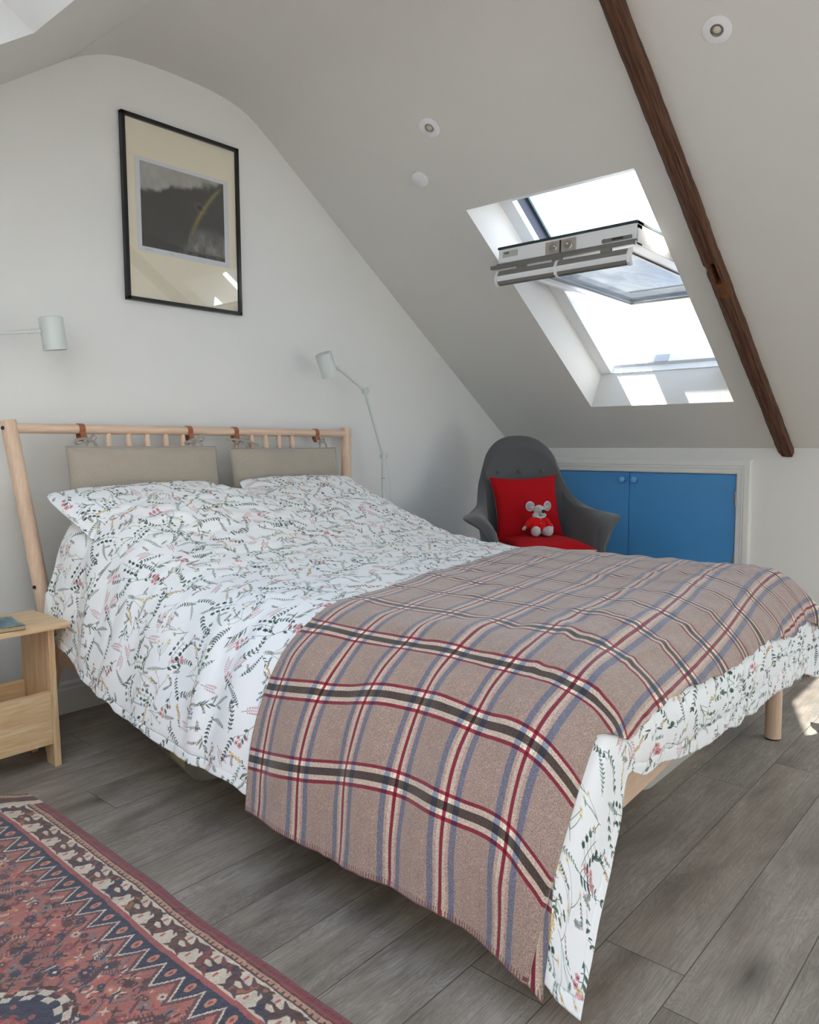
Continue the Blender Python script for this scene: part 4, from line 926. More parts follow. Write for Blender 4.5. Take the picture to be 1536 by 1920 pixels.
# --------------------------------------------------------------- duvet and blanket
# columns: 0 left hem .. 4 left shoulder .. 9,10 right shoulder .. 14 right hem ; entries (u, z) with row v, or (u, v, z)
ROWS = [
 (.075, [(.045, .455), (.068, .55), (.105, .65), (.150, .745), (.21, .822), (.33, .864), (.60, .878), (.95, .866), (1.25, .878), (1.50, .872), (1.64, .848), (1.75, .775), (1.80, .66), (1.825, .52), (1.835, .40)]),
 (.20, [(.050, .385), (.070, .50), (.105, .62), (.150, .73), (.21, .812), (.33, .855), (.60, .872), (.95, .862), (1.25, .872), (1.50, .862), (1.63, .83), (1.73, .755), (1.785, .63), (1.81, .48), (1.82, .35)]),
 (.38, [(.020, .322), (.045, .43), (.085, .56), (.135, .675), (.20, .750), (.32, .792), (.60, .815), (.95, .808), (1.25, .812), (1.50, .795), (1.63, .765), (1.72, .70), (1.78, .58), (1.80, .43), (1.81, .30)]),
 (.55, [(-.005, .290), (.025, .39), (.070, .51), (.125, .605), (.19, .672), (.31, .712), (.60, .735), (.95, .732), (1.25, .735), (1.50, .722), (1.63, .695), (1.72, .64), (1.775, .53), (1.80, .38), (1.81, .26)]),
 (.76, [(-.028, .256), (.005, .35), (.055, .47), (.112, .56), (.18, .617), (.30, .652), (.60, .668), (.95, .670), (1.25, .670), (1.50, .660), (1.63, .635), (1.72, .585), (1.77, .48), (1.795, .34), (1.805, .22)]),
 (1.10, [(-.042, .222), (-.008, .32), (.045, .435), (.105, .528), (.178, .590), (.29, .625), (.60, .637), (.95, .640), (1.25, .640), (1.50, .630), (1.63, .607), (1.72, .56), (1.77, .46), (1.795, .32), (1.805, .19)]),
 (1.50, [(-.050, .190), (-.016, .30), (.038, .42), (.100, .516), (.172, .580), (.28, .617), (.60, .630), (.95, .632), (1.25, .632), (1.50, .625), (1.63, .603), (1.70, .56), (1.73, .46), (1.74, .32), (1.74, .18)]),
 (1.83, [(-.060, .178), (-.026, .285), (.030, .40), (.098, .505), (.170, .570), (.28, .610), (.60, .626), (.95, .630), (1.25, .630), (1.50, .624), (1.64, .608), (1.71, .565), (1.735, .46), (1.74, .34), (1.74, .19)]),
 (2.00, [(-.066, .138), (-.030, .262), (.030, .385), (.100, .490), (.175, .552), (.28, .592), (.60, .612), (.95, .620), (1.25, .622), (1.50, .618), (1.65, .606), (1.73, .575), (1.76, .48), (1.765, .36), (1.765, .22)]),
 (2.10, [(-.070, .098), (-.022, .215), (.045, .33), (.125, .43), (.205, .502), (.30, .545), (.60, .562), (.95, .575), (1.25, .582), (1.50, .582), (1.69, .578), (1.80, .55), (1.86, .46), (1.87, .35), (1.87, .22)]),
 (2.145, [(-.066, 2.135, .070), (.0, 2.130, .17), (.080, 2.125, .275), (.165, 2.120, .365), (.235, 2.125, .435), (.33, 2.145, .465), (.60, 2.165, .472), (.95, 2.17, .475), (1.25, 2.18, .478), (1.50, 2.18, .475), (1.72, 2.175, .460), (1.86, 2.20, .42), (1.95, 2.19, .36), (1.97, 2.14, .30), (1.96, 2.06, .21)]),
 (2.17, [(-.052, 2.175, .046), (.030, 2.158, .135), (.115, 2.145, .225), (.190, 2.132, .305), (.250, 2.125, .382), (.35, 2.140, .366), (.62, 2.160, .335), (.95, 2.165, .300), (1.25, 2.17, .285), (1.50, 2.175, .265), (1.74, 2.17, .235), (1.87, 2.21, .21), (1.96, 2.21, .19), (1.98, 2.16, .17), (1.97, 2.09, .14)]),
]
CP = np.array([[(e[0], v, e[1]) if len(e) == 2 else e for e in r] for v, r in ROWS])
def pad(A):
    A = np.concatenate([2*A[:1]-A[1:2], A, 2*A[-1:]-A[-2:-1]], 0); return np.concatenate([2*A[:, :1]-A[:, 1:2], A, 2*A[:, -1:]-A[:, -2:-1]], 1)
CPP = pad(CP); NR, NC = CP.shape[:2]
def cr(t): return np.stack([-.5*t+t*t-.5*t**3, 1-2.5*t*t+1.5*t**3, .5*t+2*t*t-1.5*t**3, -.5*t*t+.5*t**3], -1)
def S(p, q):
    """p: column parameter (may run past the hem), q: row parameter"""
    p = np.asarray(p, float); q = np.asarray(q, float); pc = np.clip(p, 0, NC-1); qc = np.clip(q, 0, NR-1)
    i = np.minimum(pc.astype(int), NC-2); j = np.minimum(qc.astype(int), NR-2); wi, wj = cr(pc-i), cr(qc-j); out = 0
    for a in range(4):
        for b in range(4): out = out+CPP[j+b, i+a]*(wj[..., b]*wi[..., a])[..., None]
    ex = np.where(p < 0, p, 0)[..., None]
    if np.any(p < 0):
        jj = j; d = 0
        for b in range(4): d = d+(CPP[jj+b, 2]-CPP[jj+b, 1])*wj[..., b][..., None]
        out = out+d*ex
    return out
def toW(A): return np.stack([1.114+A[..., 0]*c3+A[..., 1]*s3, 2.802+A[..., 0]*s3-A[..., 1]*c3, A[..., 2]], -1)
def normals(P):
    a = np.gradient(P, axis=1); b = np.gradient(P, axis=0); n = np.cross(a, b); n /= np.linalg.norm(n, axis=-1, keepdims=True)+1e-9
    return n if n[n.shape[0]//2, n.shape[1]//2, 2] > 0 else -n
def arcs(P, i0, j0):
    s = np.zeros(P.shape[:2]); s[:, 1:] = np.cumsum(np.linalg.norm(np.diff(P, axis=1), axis=-1), 1); s -= s[:, i0:i0+1]
    t = np.zeros(P.shape[:2]); t[1:] = np.cumsum(np.linalg.norm(np.diff(P, axis=0), axis=-1), 0); t -= t[j0:j0+1]
    return s, t
def gridF(ny, nx): return [(j*nx+i, j*nx+i+1, (j+1)*nx+i+1, (j+1)*nx+i) for j in range(ny-1) for i in range(nx-1)]
def ridge_n(x, y, s): return (1-np.abs(fbm(x, y, s, 2))*2.2)
def wrinkle(s, t, p, q):
    w = .006*fbm(s*4, t*5, 31, 3)
    top = sstep(3.5, 4.8, p)*sstep(11, 9.5, p)*sstep(9.6, 8.4, q)
    w = w+top*(.0095*np.clip(ridge_n(s*3.2+fbm(s*3, t*3, 8)*1.2, t*12, 40), -1, 1)**3+.0032*ridge_n(s*8, t*26, 44))
    side = sstep(4.6, 3.2, p)*sstep(10.5, 9, q); w = w+side*(.012*np.sin((t+.22*s+.05*fbm(s*2, t*5, 3))*30+2.5*fbm(s*1.5, t*3, 13))*sstep(4.4, 2.5, p)*(.45+.55*np.abs(fbm(s*2, t*4, 71)))+.006*ridge_n(t*14, s*4, 50))
    head = sstep(5., 1.5, q)*sstep(3, 5, p); w = w+head*(.016*fbm(s*3.5, t*6, 61, 3)+.006*ridge_n(s*5+t*3, t*11-s*2, 66))
    foot = sstep(9.0, 10.2, q)*sstep(3.8, 5.4, p); fd = 1-.75*sstep(10.3, 11, q); w = w+foot*fd*(.0042*np.sin(s*95+4.5*fbm(s*5, t*2, 77)+1.5*t)+.0028*np.sin(s*190+4*fbm(s*9, t*2, 79))+.003*fbm(s*30, t*6, 80))
    return w
NY, NX = 300, 420
qv = np.linspace(0, NR-1, NY); pv = np.linspace(0, NC-1, NX); Pg, Qg = np.meshgrid(pv, qv)
# hem line wobble of the duvet
A = S(Pg, Qg); W0 = toW(A); sA, tA = arcs(W0, NX//2, NY//2); nA = normals(W0)
wr = wrinkle(sA, tA, Pg, Qg); W1 = W0+nA*wr[..., None]
hem = sstep(.35, 0, Pg)*.006*np.sin(tA*23+np.sin(tA*9)*2)+sstep(NR-1.6, NR-1, Qg)*.006*np.sin(sA*23+2*np.sin(sA*9)); W1[..., 2] += hem
flange = np.minimum(np.minimum(np.abs(Pg)*.13, np.abs(NR-1-Qg)*.09), 1); W1 -= nA*(np.exp(-((flange-.028)/.004)**2)*.0035)[..., None]
duv = mesh_obj('duvet', W1.reshape(-1, 3), gridF(NY, NX), M['floral'], None, True, uvs=np.stack([sA, -tA], -1).reshape(-1, 2), origin=B(.9, 1., .6))
md = duv.modifiers.new('thick', 'SOLIDIFY'); md.thickness = .012; md.offset = -1
tag(duv, 'white duvet printed with small wild flowers, spread over the whole bed', 'duvet')

def interp_base(p, q, off):
    """point on the wrinkled duvet's smooth base, pushed outwards by off"""
    e = 1e-3; P0 = toW(S(p, q)); a = toW(S(p+e, q))-toW(S(p-e, q)); b = toW(S(p, np.minimum(q+e, NR-1)))-toW(S(p, np.minimum(q+e, NR-1)-2*e)); n = np.cross(a, b)
    n /= np.linalg.norm(n, axis=-1, keepdims=True)+1e-12; sg = np.where((n[..., 2] < -.3) , -1, 1)[..., None]; n = n*sg
    return P0, n
BX_, BY_ = 420, 240
tt = np.linspace(0, 1, BY_)[:, None]; pp = np.linspace(.0, NC-1.0, BX_); p0_ = -.34+.24*sstep(0, .92, tt); Pb = p0_+(NC-1-p0_)*(pp[None, :]/(NC-1))
q0 = 5.42-.05*np.sin(pp*.9)+.12*sstep(6, 10, pp)*-1+.05*sstep(3, 0, pp)
qh = 8.84+.0*pp                                  # left hanging part ends before the duvet corner
qf = 10.12+.0*pp+.05*np.sin(pp*3.1)-.42*sstep(9.5, 4.3, pp)+.02*np.sin(pp*17)
mixf = sstep(3.5, 4.35, pp); q1 = qh*(1-mixf)+qf*mixf-.05*sstep(2., 0., pp)
Qb = q0+(q1-q0)*tt
P0b, Nb = interp_base(Pb, Qb, 0)
Nb = normals(P0b)
sB, tB = arcs(P0b, BX_//2, 0)
fi = np.clip(Pb, 0, NC-1)*(NX-1)/(NC-1); fj = Qb*(NY-1)/(NR-1); i_ = np.minimum(fi.astype(int), NX-2); j_ = np.minimum(fj.astype(int), NY-2); fi -= i_; fj -= j_
wsm = wr.copy()
for _ in range(3): wsm[1:-1, 1:-1] = (wsm[1:-1, 1:-1]*2+wsm[:-2, 1:-1]+wsm[2:, 1:-1]+wsm[1:-1, :-2]+wsm[1:-1, 2:])/6
wi_ = (wsm[j_, i_]*(1-fi)+wsm[j_, i_+1]*fi)*(1-fj)+(wsm[j_+1, i_]*(1-fi)+wsm[j_+1, i_+1]*fi)*fj
und = .017+wi_+.0015*fbm(sB*3, tB*3.5, 91, 3)
und = und+sstep(9.2, 10.2, Qb)*sstep(4, 5.5, Pb)*(.008+.004*np.sin(sB*31+2*fbm(sB*3, tB, 18)))
und = und+.006*sstep(7.3, 8.8, Qb)*sstep(4.2, 3.0, Pb)
Pb3 = P0b+Nb*und[..., None]
low = sstep(1.0, .0, Pb-p0_); Pb3[..., 2] += low*.004*np.sin(tB*9+1.0)-low*.002
Pb3[..., 2] = np.maximum(Pb3[..., 2], .015)
nv = BX_*BY_; run = tB
sL = -1.098-.14; sB0 = sB; hemd0 = np.minimum(np.abs(sB-sB[:, :1]), np.abs(sB[:, -1:]-sB)); sB = np.where(sB < sL, 2*sL-sB, sB)   # the woven border below the last dark band is plain
V = Pb3.reshape(-1, 3).tolist(); F = gridF(BY_, BX_); UVb = np.stack([sB, tB], -1).reshape(-1, 2).tolist(); hemd = hemd0; HE = hemd.ravel().tolist(); RU = run.ravel().tolist()
# turned-back front edge of the hanging part
ic = int(np.argmin(abs(pp-3.6))); E = Pb3[-1, :ic]; td = E-Pb3[-3, :ic]; td /= np.linalg.norm(td, axis=-1, keepdims=True); nn = Nb[-1, :ic]; rr = .006*np.linspace(1, .5, ic)[:, None]; prev = [(BY_-1)*BX_+i for i in range(ic)]
steps = [(a, 0) for a in (45, 90, 135, 180)]+[(180, .012), (180, .03)]
for k, (a, bk) in enumerate(steps):
    aa = math.radians(a); Q = E+td*(rr*math.sin(aa)-bk)-nn*(rr*(1-math.cos(aa))); base = len(V); V += Q.tolist()
    UVb += [(sB[-1, i], tB[-1, i]+.004*(k+1)+bk) for i in range(ic)]; HE += [hemd[-1, i] for i in range(ic)]; RU += [tB[-1, i] for i in range(ic)]
    F += [(prev[i], prev[i+1], base+i+1, base+i) for i in range(ic-1)]; prev = [base+i for i in range(ic)]
# under layer showing beyond the edge near the floor
iu = int(np.argmin(abs(pp-1.5))); E = Pb3[-1, :iu]; fade = np.linspace(1, 0, iu)[:, None]; prev = None
for k, f in enumerate((-.02, .0, .25, .5, .75, 1.)):
    Q = E+td[:iu]*(f if f <= 0 else f*.040*fade**.6)-nn[:iu]*(.010+.003*max(f, 0))+np.array([0, 0, -.012])*fade*max(0, f); base = len(V); V += Q.tolist()
    UVb += [(sB[-1, i], tB[-1, i]+.06+.008*k) for i in range(iu)]; HE += [hemd[-1, i] for i in range(iu)]; RU += [tB[-1, i]+.008*k for i in range(iu)]
    if prev: F += [(prev[i], prev[i+1], base+i+1, base+i) for i in range(iu-1)]
    prev = [base+i for i in range(iu)]
bl = mesh_obj('blanket', V, F, M['plaid'], None, True, uvs=UVb, origin=B(.9, 1.6, .65))
for nm, dat in (('hem', HE), ('run', RU)): at = bl.data.attributes.new(nm, 'FLOAT', 'POINT'); org = None; at.data.foreach_set('value', np.array(dat, np.float32))
md = bl.modifiers.new('thick', 'SOLIDIFY'); md.thickness = .004; md.offset = -1
tag(bl, 'brown plaid wool blanket with red, blue and charcoal stripes over the foot of the bed', 'blanket')
# ------------------------------------------------------------------ armchair
FW = Vector((-.62, -.785, 0)).normalized(); WD = Vector((.785, -.62, 0)).normalized(); CC = Vector((3.672, 2.268, 0))
def A3(w, d, z): return CC+WD*w-FW*d+Vector((0, 0, z))      # d backwards
chair = empty('armchair', CC, 'charcoal wool shell armchair with flared arms and a tall round back in the corner', 'armchair')
# edge line and seat line of the shell, right half then mirrored
edge = [(0, .335, 1.108), (.085, .330, 1.098), (.155, .318, 1.060), (.205, .295, 1.00), (.232, .270, .925), (.250, .235, .850), (.272, .185, .785), (.310, .110, .722), (.372, .03, .684), (.425, -.045, .670), (.432, -.125, .662), (.372, -.19, .62), (.320, -.215, .52), (.305, -.22, .42)]
mid1 = [(0, .320, .98), (.09, .312, .965), (.165, .292, .93), (.215, .265, .875), (.245, .240, .81), (.262, .205, .755), (.278, .155, .705), (.298, .085, .668), (.318, .01, .650), (.330, -.06, .640), (.332, -.13, .628), (.318, -.185, .585), (.305, -.212, .49), (.298, -.22, .41)]
mid2 = [(0, .275, .75), (.10, .268, .745), (.175, .248, .72), (.225, .220, .69), (.252, .190, .65), (.266, .155, .62), (.278, .105, .58), (.288, .045, .55), (.296, -.02, .53), (.302, -.08, .515), (.305, -.14, .50), (.303, -.185, .48), (.300, -.21, .43), (.297, -.22, .40)]
seat = [(0, .225, .43), (.10, .220, .43), (.17, .200, .43), (.215, .175, .43), (.24, .14, .43), (.252, .105, .43), (.262, .06, .43), (.270, .01, .425), (.276, -.04, .42), (.28, -.09, .415), (.284, -.14, .41), (.287, -.18, .40), (.289, -.205, .39), (.290, -.22, .385)]
und_ = [(w*.8, d*.8, .36) for w, d, z in seat]
lines = [edge, mid1, mid2, seat, und_]
def mirror(L): return [(-w, d, z) for w, d, z in L[:0:-1]]+L
CPc = np.array([mirror(l) for l in lines]); PC_ = pad(CPc)
def S2(p, q, PADDED, nr, nc):
    i = np.minimum(p.astype(int), nc-2); j = np.minimum(q.astype(int), nr-2); wi, wj = cr(p-i), cr(q-j); out = 0
    for a in range(4):
        for b in range(4): out = out+PADDED[j+b, i+a]*(wj[..., b]*wi[..., a])[..., None]
    return out
nc_, nr_ = CPc.shape[1], CPc.shape[0]; nx, ny = 160, 40
P_, Q_ = np.meshgrid(np.linspace(0, nc_-1, nx), np.linspace(0, nr_-1, ny)); L = S2(P_, Q_, PC_, nr_, nc_)
nrm = normals(L); ctrn = np.sign((nrm[..., 0]*(0-L[..., 0])+nrm[..., 1]*(-.1-L[..., 1])+.001)); nrm = nrm*np.median(ctrn)
th = .034*np.minimum(1, .35+Q_*1.2); inn = L+nrm*th[..., None]; outr = L-nrm*(th*.55)[..., None]
def cw(A): return (np.array(CC)+A[..., :1]*np.array(WD)-A[..., 1:2]*np.array(FW)+A[..., 2:]*np.array([0, 0, 1]))
V = np.concatenate([cw(inn).reshape(-1, 3), cw(outr).reshape(-1, 3)]); n1 = nx*ny; F = gridF(ny, nx)+[tuple(n1+i for i in f[::-1]) for f in gridF(ny, nx)]
bd = [i for i in range(nx)]+[j*nx+nx-1 for j in range(1, ny)]+[(ny-1)*nx+i for i in range(nx-2, -1, -1)]+[j*nx for j in range(ny-2, 0, -1)]
# rounded rim
rim = cw(L+nrm*(th*.22)[..., None]).reshape(-1, 3); gout = []
edge_dir = {}
Lw = cw(L); dq = Lw[0]-Lw[1]; dq /= np.linalg.norm(dq, axis=-1, keepdims=True)+1e-9
rr_ = {}
for k, i in enumerate(bd):
    j, ii = divmod(i, nx); o_ = np.zeros(3)
    if j == 0: o_ = dq[ii]*.012
    gout.append(len(V)+k); rr_[k] = rim[i]+o_
V = np.concatenate([V, np.array([rr_[k] for k in range(len(bd))])])
for k in range(len(bd)):
    a, b = bd[k], bd[(k+1) % len(bd)]; ra_, rb_ = gout[k], gout[(k+1) % len(bd)]; F += [(a, ra_, rb_, b), (ra_, n1+a, n1+b, rb_)]
sh_ = mesh_obj('shell', V, F, M['grey'], chair, True); md = sh_.modifiers.new('s', 'SUBSURF'); md.levels = md.render_levels = 1
bm = bmesh.new(); bm.from_mesh(sh_.data); bmesh.ops.recalc_face_normals(bm, faces=bm.faces); bm.to_mesh(sh_.data); bm.free()
# seat block
V, F, UV, bd_ = puff(.52, .46, .12, 0, .03, 36, 30, 3.2, .002, 5); V = place(V, A3(0, -.02, .435), (WD, -FW, Vector((0, 0, 1)))); mesh_obj('seat', V, F, M['grey'], chair, True)
for w in (-.145, -.008, .128):
    li_ = inn.reshape(-1, 3); kk = int(np.argmin((li_[:, 0]-w)**2+(li_[:, 2]-.906)**2)); pt = Vector(A3(w, float(li_[kk, 1])-.002, .906)); g = G(); g.ball(pt, (.013, .007, .013), 16, 8, axes=(WD, FW, Vector((0, 0, 1)))); g.tube([pt+WD*(.0155*math.cos(a))+Vector((0, 0, .0155*math.sin(a)))-FW*.001 for a in np.linspace(0, 2*PI, 17)[:-1]], .0022, 6, closed=True); g.build('button', M['grey'], chair, True)
for sw in (-1, 1):
    for sd in (-1, 1): G().tube([A3(sw*.16, sd*.14+.0, .37), A3(sw*.25, sd*.22, .004)], [.011, .008], 12).build('leg', M['chrome'], chair, 40)
g = G()
for sw in (-1, 1): g.tube([A3(sw*.16, -.16, .365), A3(sw*.16, .16, .365)], .009, 10)
g.tube([A3(-.18, 0, .362), A3(.18, 0, .362)], .009, 10); g.build('leg_frame', M['chrome'], chair, True)

# cushions and toy on the chair
def two_tone(name, w, h, t, ctr, ax, pinch, seed, lab, side=1):
    V, F, UV, bd = puff(w, h, t, 0, pinch, 48, 48, 2.2, .004, seed, 0); V = place(V, ctr, ax); e = empty(name, ctr, lab, 'cushion')
    nf = 48*48; front = [f for k, f in enumerate(F) if k < nf]; back = [f for k, f in enumerate(F) if k >= nf]
    def sub(fs, nm, m):
        ids = sorted({i for f in fs for i in f}); mp = {a: b for b, a in enumerate(ids)}; mesh_obj(nm, V[ids], [tuple(mp[i] for i in f) for f in fs], m, e, True)
    sub(front, 'front_cover', M['red']); sub(back, 'back_cover', M['cream']); return e
up = (Vector((0, 0, 1))-FW*.36).normalized(); x_ = WD.copy(); x_ = (x_+Vector((0, 0, .02))).normalized(); y_ = (up-x_*up.dot(x_)).normalized(); z_ = x_.cross(y_)
if z_.dot(FW) < 0: z_ = -z_
two_tone('scatter_cushion', .405, .385, .125, A3(-.005, .150, .702), (x_, y_, z_), .11, 21, 'square red wool cushion standing against the back of the grey armchair')
two_tone('scatter_cushion', .44, .40, .10, A3(.02, -.075, .514), ((WD+Vector((0, 0, -.03))).normalized(), -FW, Vector((0, 0, 1))), .10, 33, 'red cushion with a cream underside lying flat on the seat of the grey armchair')
# plush mouse
MC = A3(.005, -.012, .563)
def Mo(w, f, z): return MC+WD*w+FW*f+Vector((0, 0, z))
mouse = empty('plush_mouse', MC, 'small grey plush mouse in a red cardigan sitting on the red cushion', 'soft toy')
AXM = (WD, FW, Vector((0, 0, 1))); g = G()
g.ball(Mo(0, .0, .055), (.036, .030, .050), axes=AXM)                       # trunk
g.ball(Mo(.002, .008, .140), (.031, .030, .029), 20, 14, axes=AXM)          # head
hd = Mo(.002, .008, .140); tip = Mo(.010, .056, .138); g.tube([hd, hd.lerp(tip, .5), hd.lerp(tip, .8), tip], [.026, .021, .014, .009], 14)
g.ball(Mo(-.020, .016, .112), (.019, .017, .013), axes=AXM); g.ball(Mo(.024, .016, .112), (.019, .017, .013), axes=AXM)
for s in (-1, 1):
    g.tube([Mo(s*.020, .01, .030), Mo(s*.030, .035, .022), Mo(s*.034, .060, .022)], [.022, .022, .021], 14); g.ball(Mo(s*.036, .072, .030), (.027, .022, .028), 16, 12, axes=AXM)
    g.tube([Mo(s*.026, .005, .090), Mo(s*.055, .012, .066), Mo(s*.084+(.0 if s < 0 else -.012), .020, .044)], [.014, .013, .010], 12); g.ball(Mo(s*.088+(.0 if s < 0 else -.014), .022, .040), (.011, .010, .010), axes=AXM)
body = g.build('body', M['plush'], mouse, True)
md = body.modifiers.new('r', 'REMESH'); md.mode = 'VOXEL'; md.voxel_size = .0035; md.use_smooth_shade = True; md = body.modifiers.new('sm', 'SMOOTH'); md.iterations = 3
for s in (-1, 1):
    ec = Mo(s*.050+.002, .004, .162); fx = (FW+WD*s*.25).normalized(); lx = Vector((0, 0, 1)).cross(fx).normalized()
    g = G(); g.ball(ec, (.025, .0055, .028), 20, 12, axes=(lx, fx, Vector((0, 0, 1)))); g.tube([ec, Mo(s*.022, .004, .145)], [.012, .010], 10); er = g.build('ear', M['plush'], mouse, True)
    G().ball(ec+fx*.0035, (.018, .0045, .021), 16, 10, axes=(lx, fx, Vector((0, 0, 1)))).build('inner_ear', M['earin'], er, True)
G().ball(tip+FW*.002, (.0105, .009, .010), 14, 10, axes=AXM).build('nose', M['hole'], mouse, True)
for s in (-1, 1): G().ball(Mo(s*.014+.004, .034, .152), .0032, 10, 8).build('eye', M['hole'], mouse, True)
g = G(); nn_ = 28
prof_ = [(.026, .103), (.033, .096), (.037, .080), (.041, .060), (.046, .040), (.050, .028)]
V = []; 
for r_, h_ in prof_:
    for j in range(nn_): a = 2*PI*j/nn_; wv = 1+.05*math.sin(a*5)*(h_ < .05); V.append(Mo(r_*math.cos(a)*1.05*wv, r_*math.sin(a)*.88*wv+.002, h_))
g.add(V, [(i*nn_+j, i*nn_+(j+1) % nn_, (i+1)*nn_+(j+1) % nn_, (i+1)*nn_+j) for i in range(len(prof_)-1) for j in range(nn_)])
for s in (-1, 1):
    e_ = -.0 if s < 0 else -.012
    g.tube([Mo(s*.022, .002, .092), Mo(s*.045, .008, .078), Mo(s*.064+e_*.6, .014, .060), Mo(s*.080+e_, .019, .048)], [.018, .0185, .017, .0165], 16, cap=False)
car = g.build('cardigan', M['red2'], mouse, True); md = car.modifiers.new('t', 'SOLIDIFY'); md.thickness = .0025
G().tube([Mo(.004+.028*math.cos(a), .012+.024*math.sin(a), .104+.002*math.sin(3*a)) for a in np.linspace(0, 2*PI, 19)[:-1]], .0065, 8, closed=True).build('collar', M['cream'], mouse, True)
g = G()
for z in (.090, .072): g.ball(Mo(.002, .040-(.09-z)*-.15, z), (.0028, .0016, .0028), 10, 6, axes=AXM)
g.build('cardigan_button', M['cream'], car, True)

# ------------------------------------------------------------------ pine bedside table, book
tb = empty('bedside_table', (.86, 2.66, 0), 'small pine bedside table with a tray shelf, at the left edge beside the bed', 'bedside table')
G().box((.86, 2.660, .481), (.60, .285, .020), bev=.007).build('tabletop', M['pinex'], tb)
def side(x0):
    yf, yb = 2.542, 2.785; P = [(yf+.012, .471), (yf+.006, .20), (yf, .0), (yf+.062, 0), (yf+.066, .030), (yf+.082, .062)]
    n_ = 8
    for k in range(1, n_): a = PI*k/n_; P.append(((yf+yb)/2-(yb-yf-.164)/2*math.cos(a), .062+.028*math.sin(a)))
    P += [(yb-.082, .062), (yb-.066, .030), (yb-.062, 0), (yb, 0), (yb-.006, .20), (yb-.018, .471)]
    return G().prism([(x0, y, z) for y, z in P], (.022, 0, 0))
side(1.100).build('side_panel', M['pinez'], tb, bevel=.002); side(.600).build('side_panel', M['pinez'], tb, bevel=.002)
G().box((.861, 2.560, .168), (.478, .018, .180), bev=.003).build('tray_front', M['pinex'], tb)
G().box((.861, 2.764, .168), (.478, .018, .180), bev=.003).build('tray_back', M['pinex'], tb)
G().box((.861, 2.662, .092), (.478, .186, .012)).build('tray_bottom', M['pinex'], tb)
def cover_mat():
    t = NT('blue_book_cover'); v = t.coord('Object', (9, 4, 1)); n = t.noise(v, 1.3, 5, .6, 1.)
    c = t.ramp(n, [(.3, rgb(24, 56, 78)), (.46, rgb(52, 104, 122)), (.56, rgb(120, 150, 140)), (.62, rgb(196, 168, 124)), (.72, rgb(40, 84, 104))]); return t.base(c, .3)
ba = math.radians(-8); bc = Vector((.905, 2.612, .4915)); ax_ = (Vector((math.cos(ba), math.sin(ba), 0)), Vector((-math.sin(ba), math.cos(ba), 0)), Vector((0, 0, 1)))
bk = empty('book', bc, 'blue covered paperback lying on the pine bedside table', 'book')
G().box(bc+Vector((0, 0, .0075)), (.236, .166, .011), axes=ax_).build('pages', M['paper'], bk)
g = G(); g.box(bc+Vector((0, 0, .0136)), (.242, .172, .0012), axes=ax_); g.box(bc+Vector((0, 0, .0014)), (.242, .172, .0012), axes=ax_); g.box(bc-ax_[0]*.121+Vector((0, 0, .0075)), (.0014, .172, .0134), axes=ax_)
g.build('cover', cover_mat(), bk)

# ------------------------------------------------------------------ boxes under the bed
def rbox(name, x0, x1, y0, y1, h, r, taper, m, lab, lid=True):
    t = empty(name, ((x0+x1)/2, (y0+y1)/2, 0), lab, 'storage box', 'plastic storage boxes under the bed')
    def ringp(z, k, off=0.):
        pts = []
        for cx, cy, a0 in ((x1-r, y1-r, 0), (x0+r, y1-r, 90), (x0+r, y0+r, 180), (x1-r, y0+r, 270)):
            for a in range(0, 91, 15): aa = math.radians(a0+a); pts.append((cx+(r+off)*math.cos(aa)+(k if cx > (x0+x1)/2 else -k), cy+(r+off)*math.sin(aa)+(k if cy > (y0+y1)/2 else -k), z))
        return pts
    R_ = [ringp(.0, -.006), ringp(.010, 0), ringp(h-.02, taper), ringp(h-.018, taper, .008), ringp(h, taper, .008)]; n = len(R_[0])
    g = G(); g.add([p for q in R_ for p in q], [(i*n+j, i*n+(j+1) % n, (i+1)*n+(j+1) % n, (i+1)*n+j) for i in range(len(R_)-1) for j in range(n)]+[tuple(range(n))[::-1]])
    g.build('tub', m, t, 40)
    g = G(); q = [ringp(h, taper, .011), ringp(h+.008, taper, .011), ringp(h+.010, taper-.01, 0)]; g.add([p for w in q for p in w], [(i*n+j, i*n+(j+1) % n, (i+1)*n+(j+1) % n, (i+1)*n+j) for i in range(2) for j in range(n)]+[tuple(range(2*n, 3*n)), tuple(range(n))[::-1]]); g.build('lid', m, t, 40)
    return t
b1 = rbox('storage_box', 1.355, 1.80, 2.04, 2.66, .19, .05, .022, M['boxgrey'], 'grey plastic storage box under the left side of the bed')
G().box((1.336, 2.17, .095), (.004, .12, .12), bev=.001, rot=(0, -.08, 0)).build('side_panel', M['boxyel'], b1)
b1.location = (1.615, 2.32, 0); b1.rotation_euler = (0, 0, math.radians(-12))
rbox('storage_box', 2.19, 2.72, .955, 1.38, .19, .05, .022, M['boxwhite'], 'white plastic storage box under the foot of the bed, next to the right leg')

# ------------------------------------------------------------------ rug
nx, ny = 130, 300; RX0, RX1, RYF, RYB = -.09, .945, -.10, 2.385
Xs, Ys = np.meshgrid(np.linspace(0, 1, nx), np.linspace(0, 1, ny))
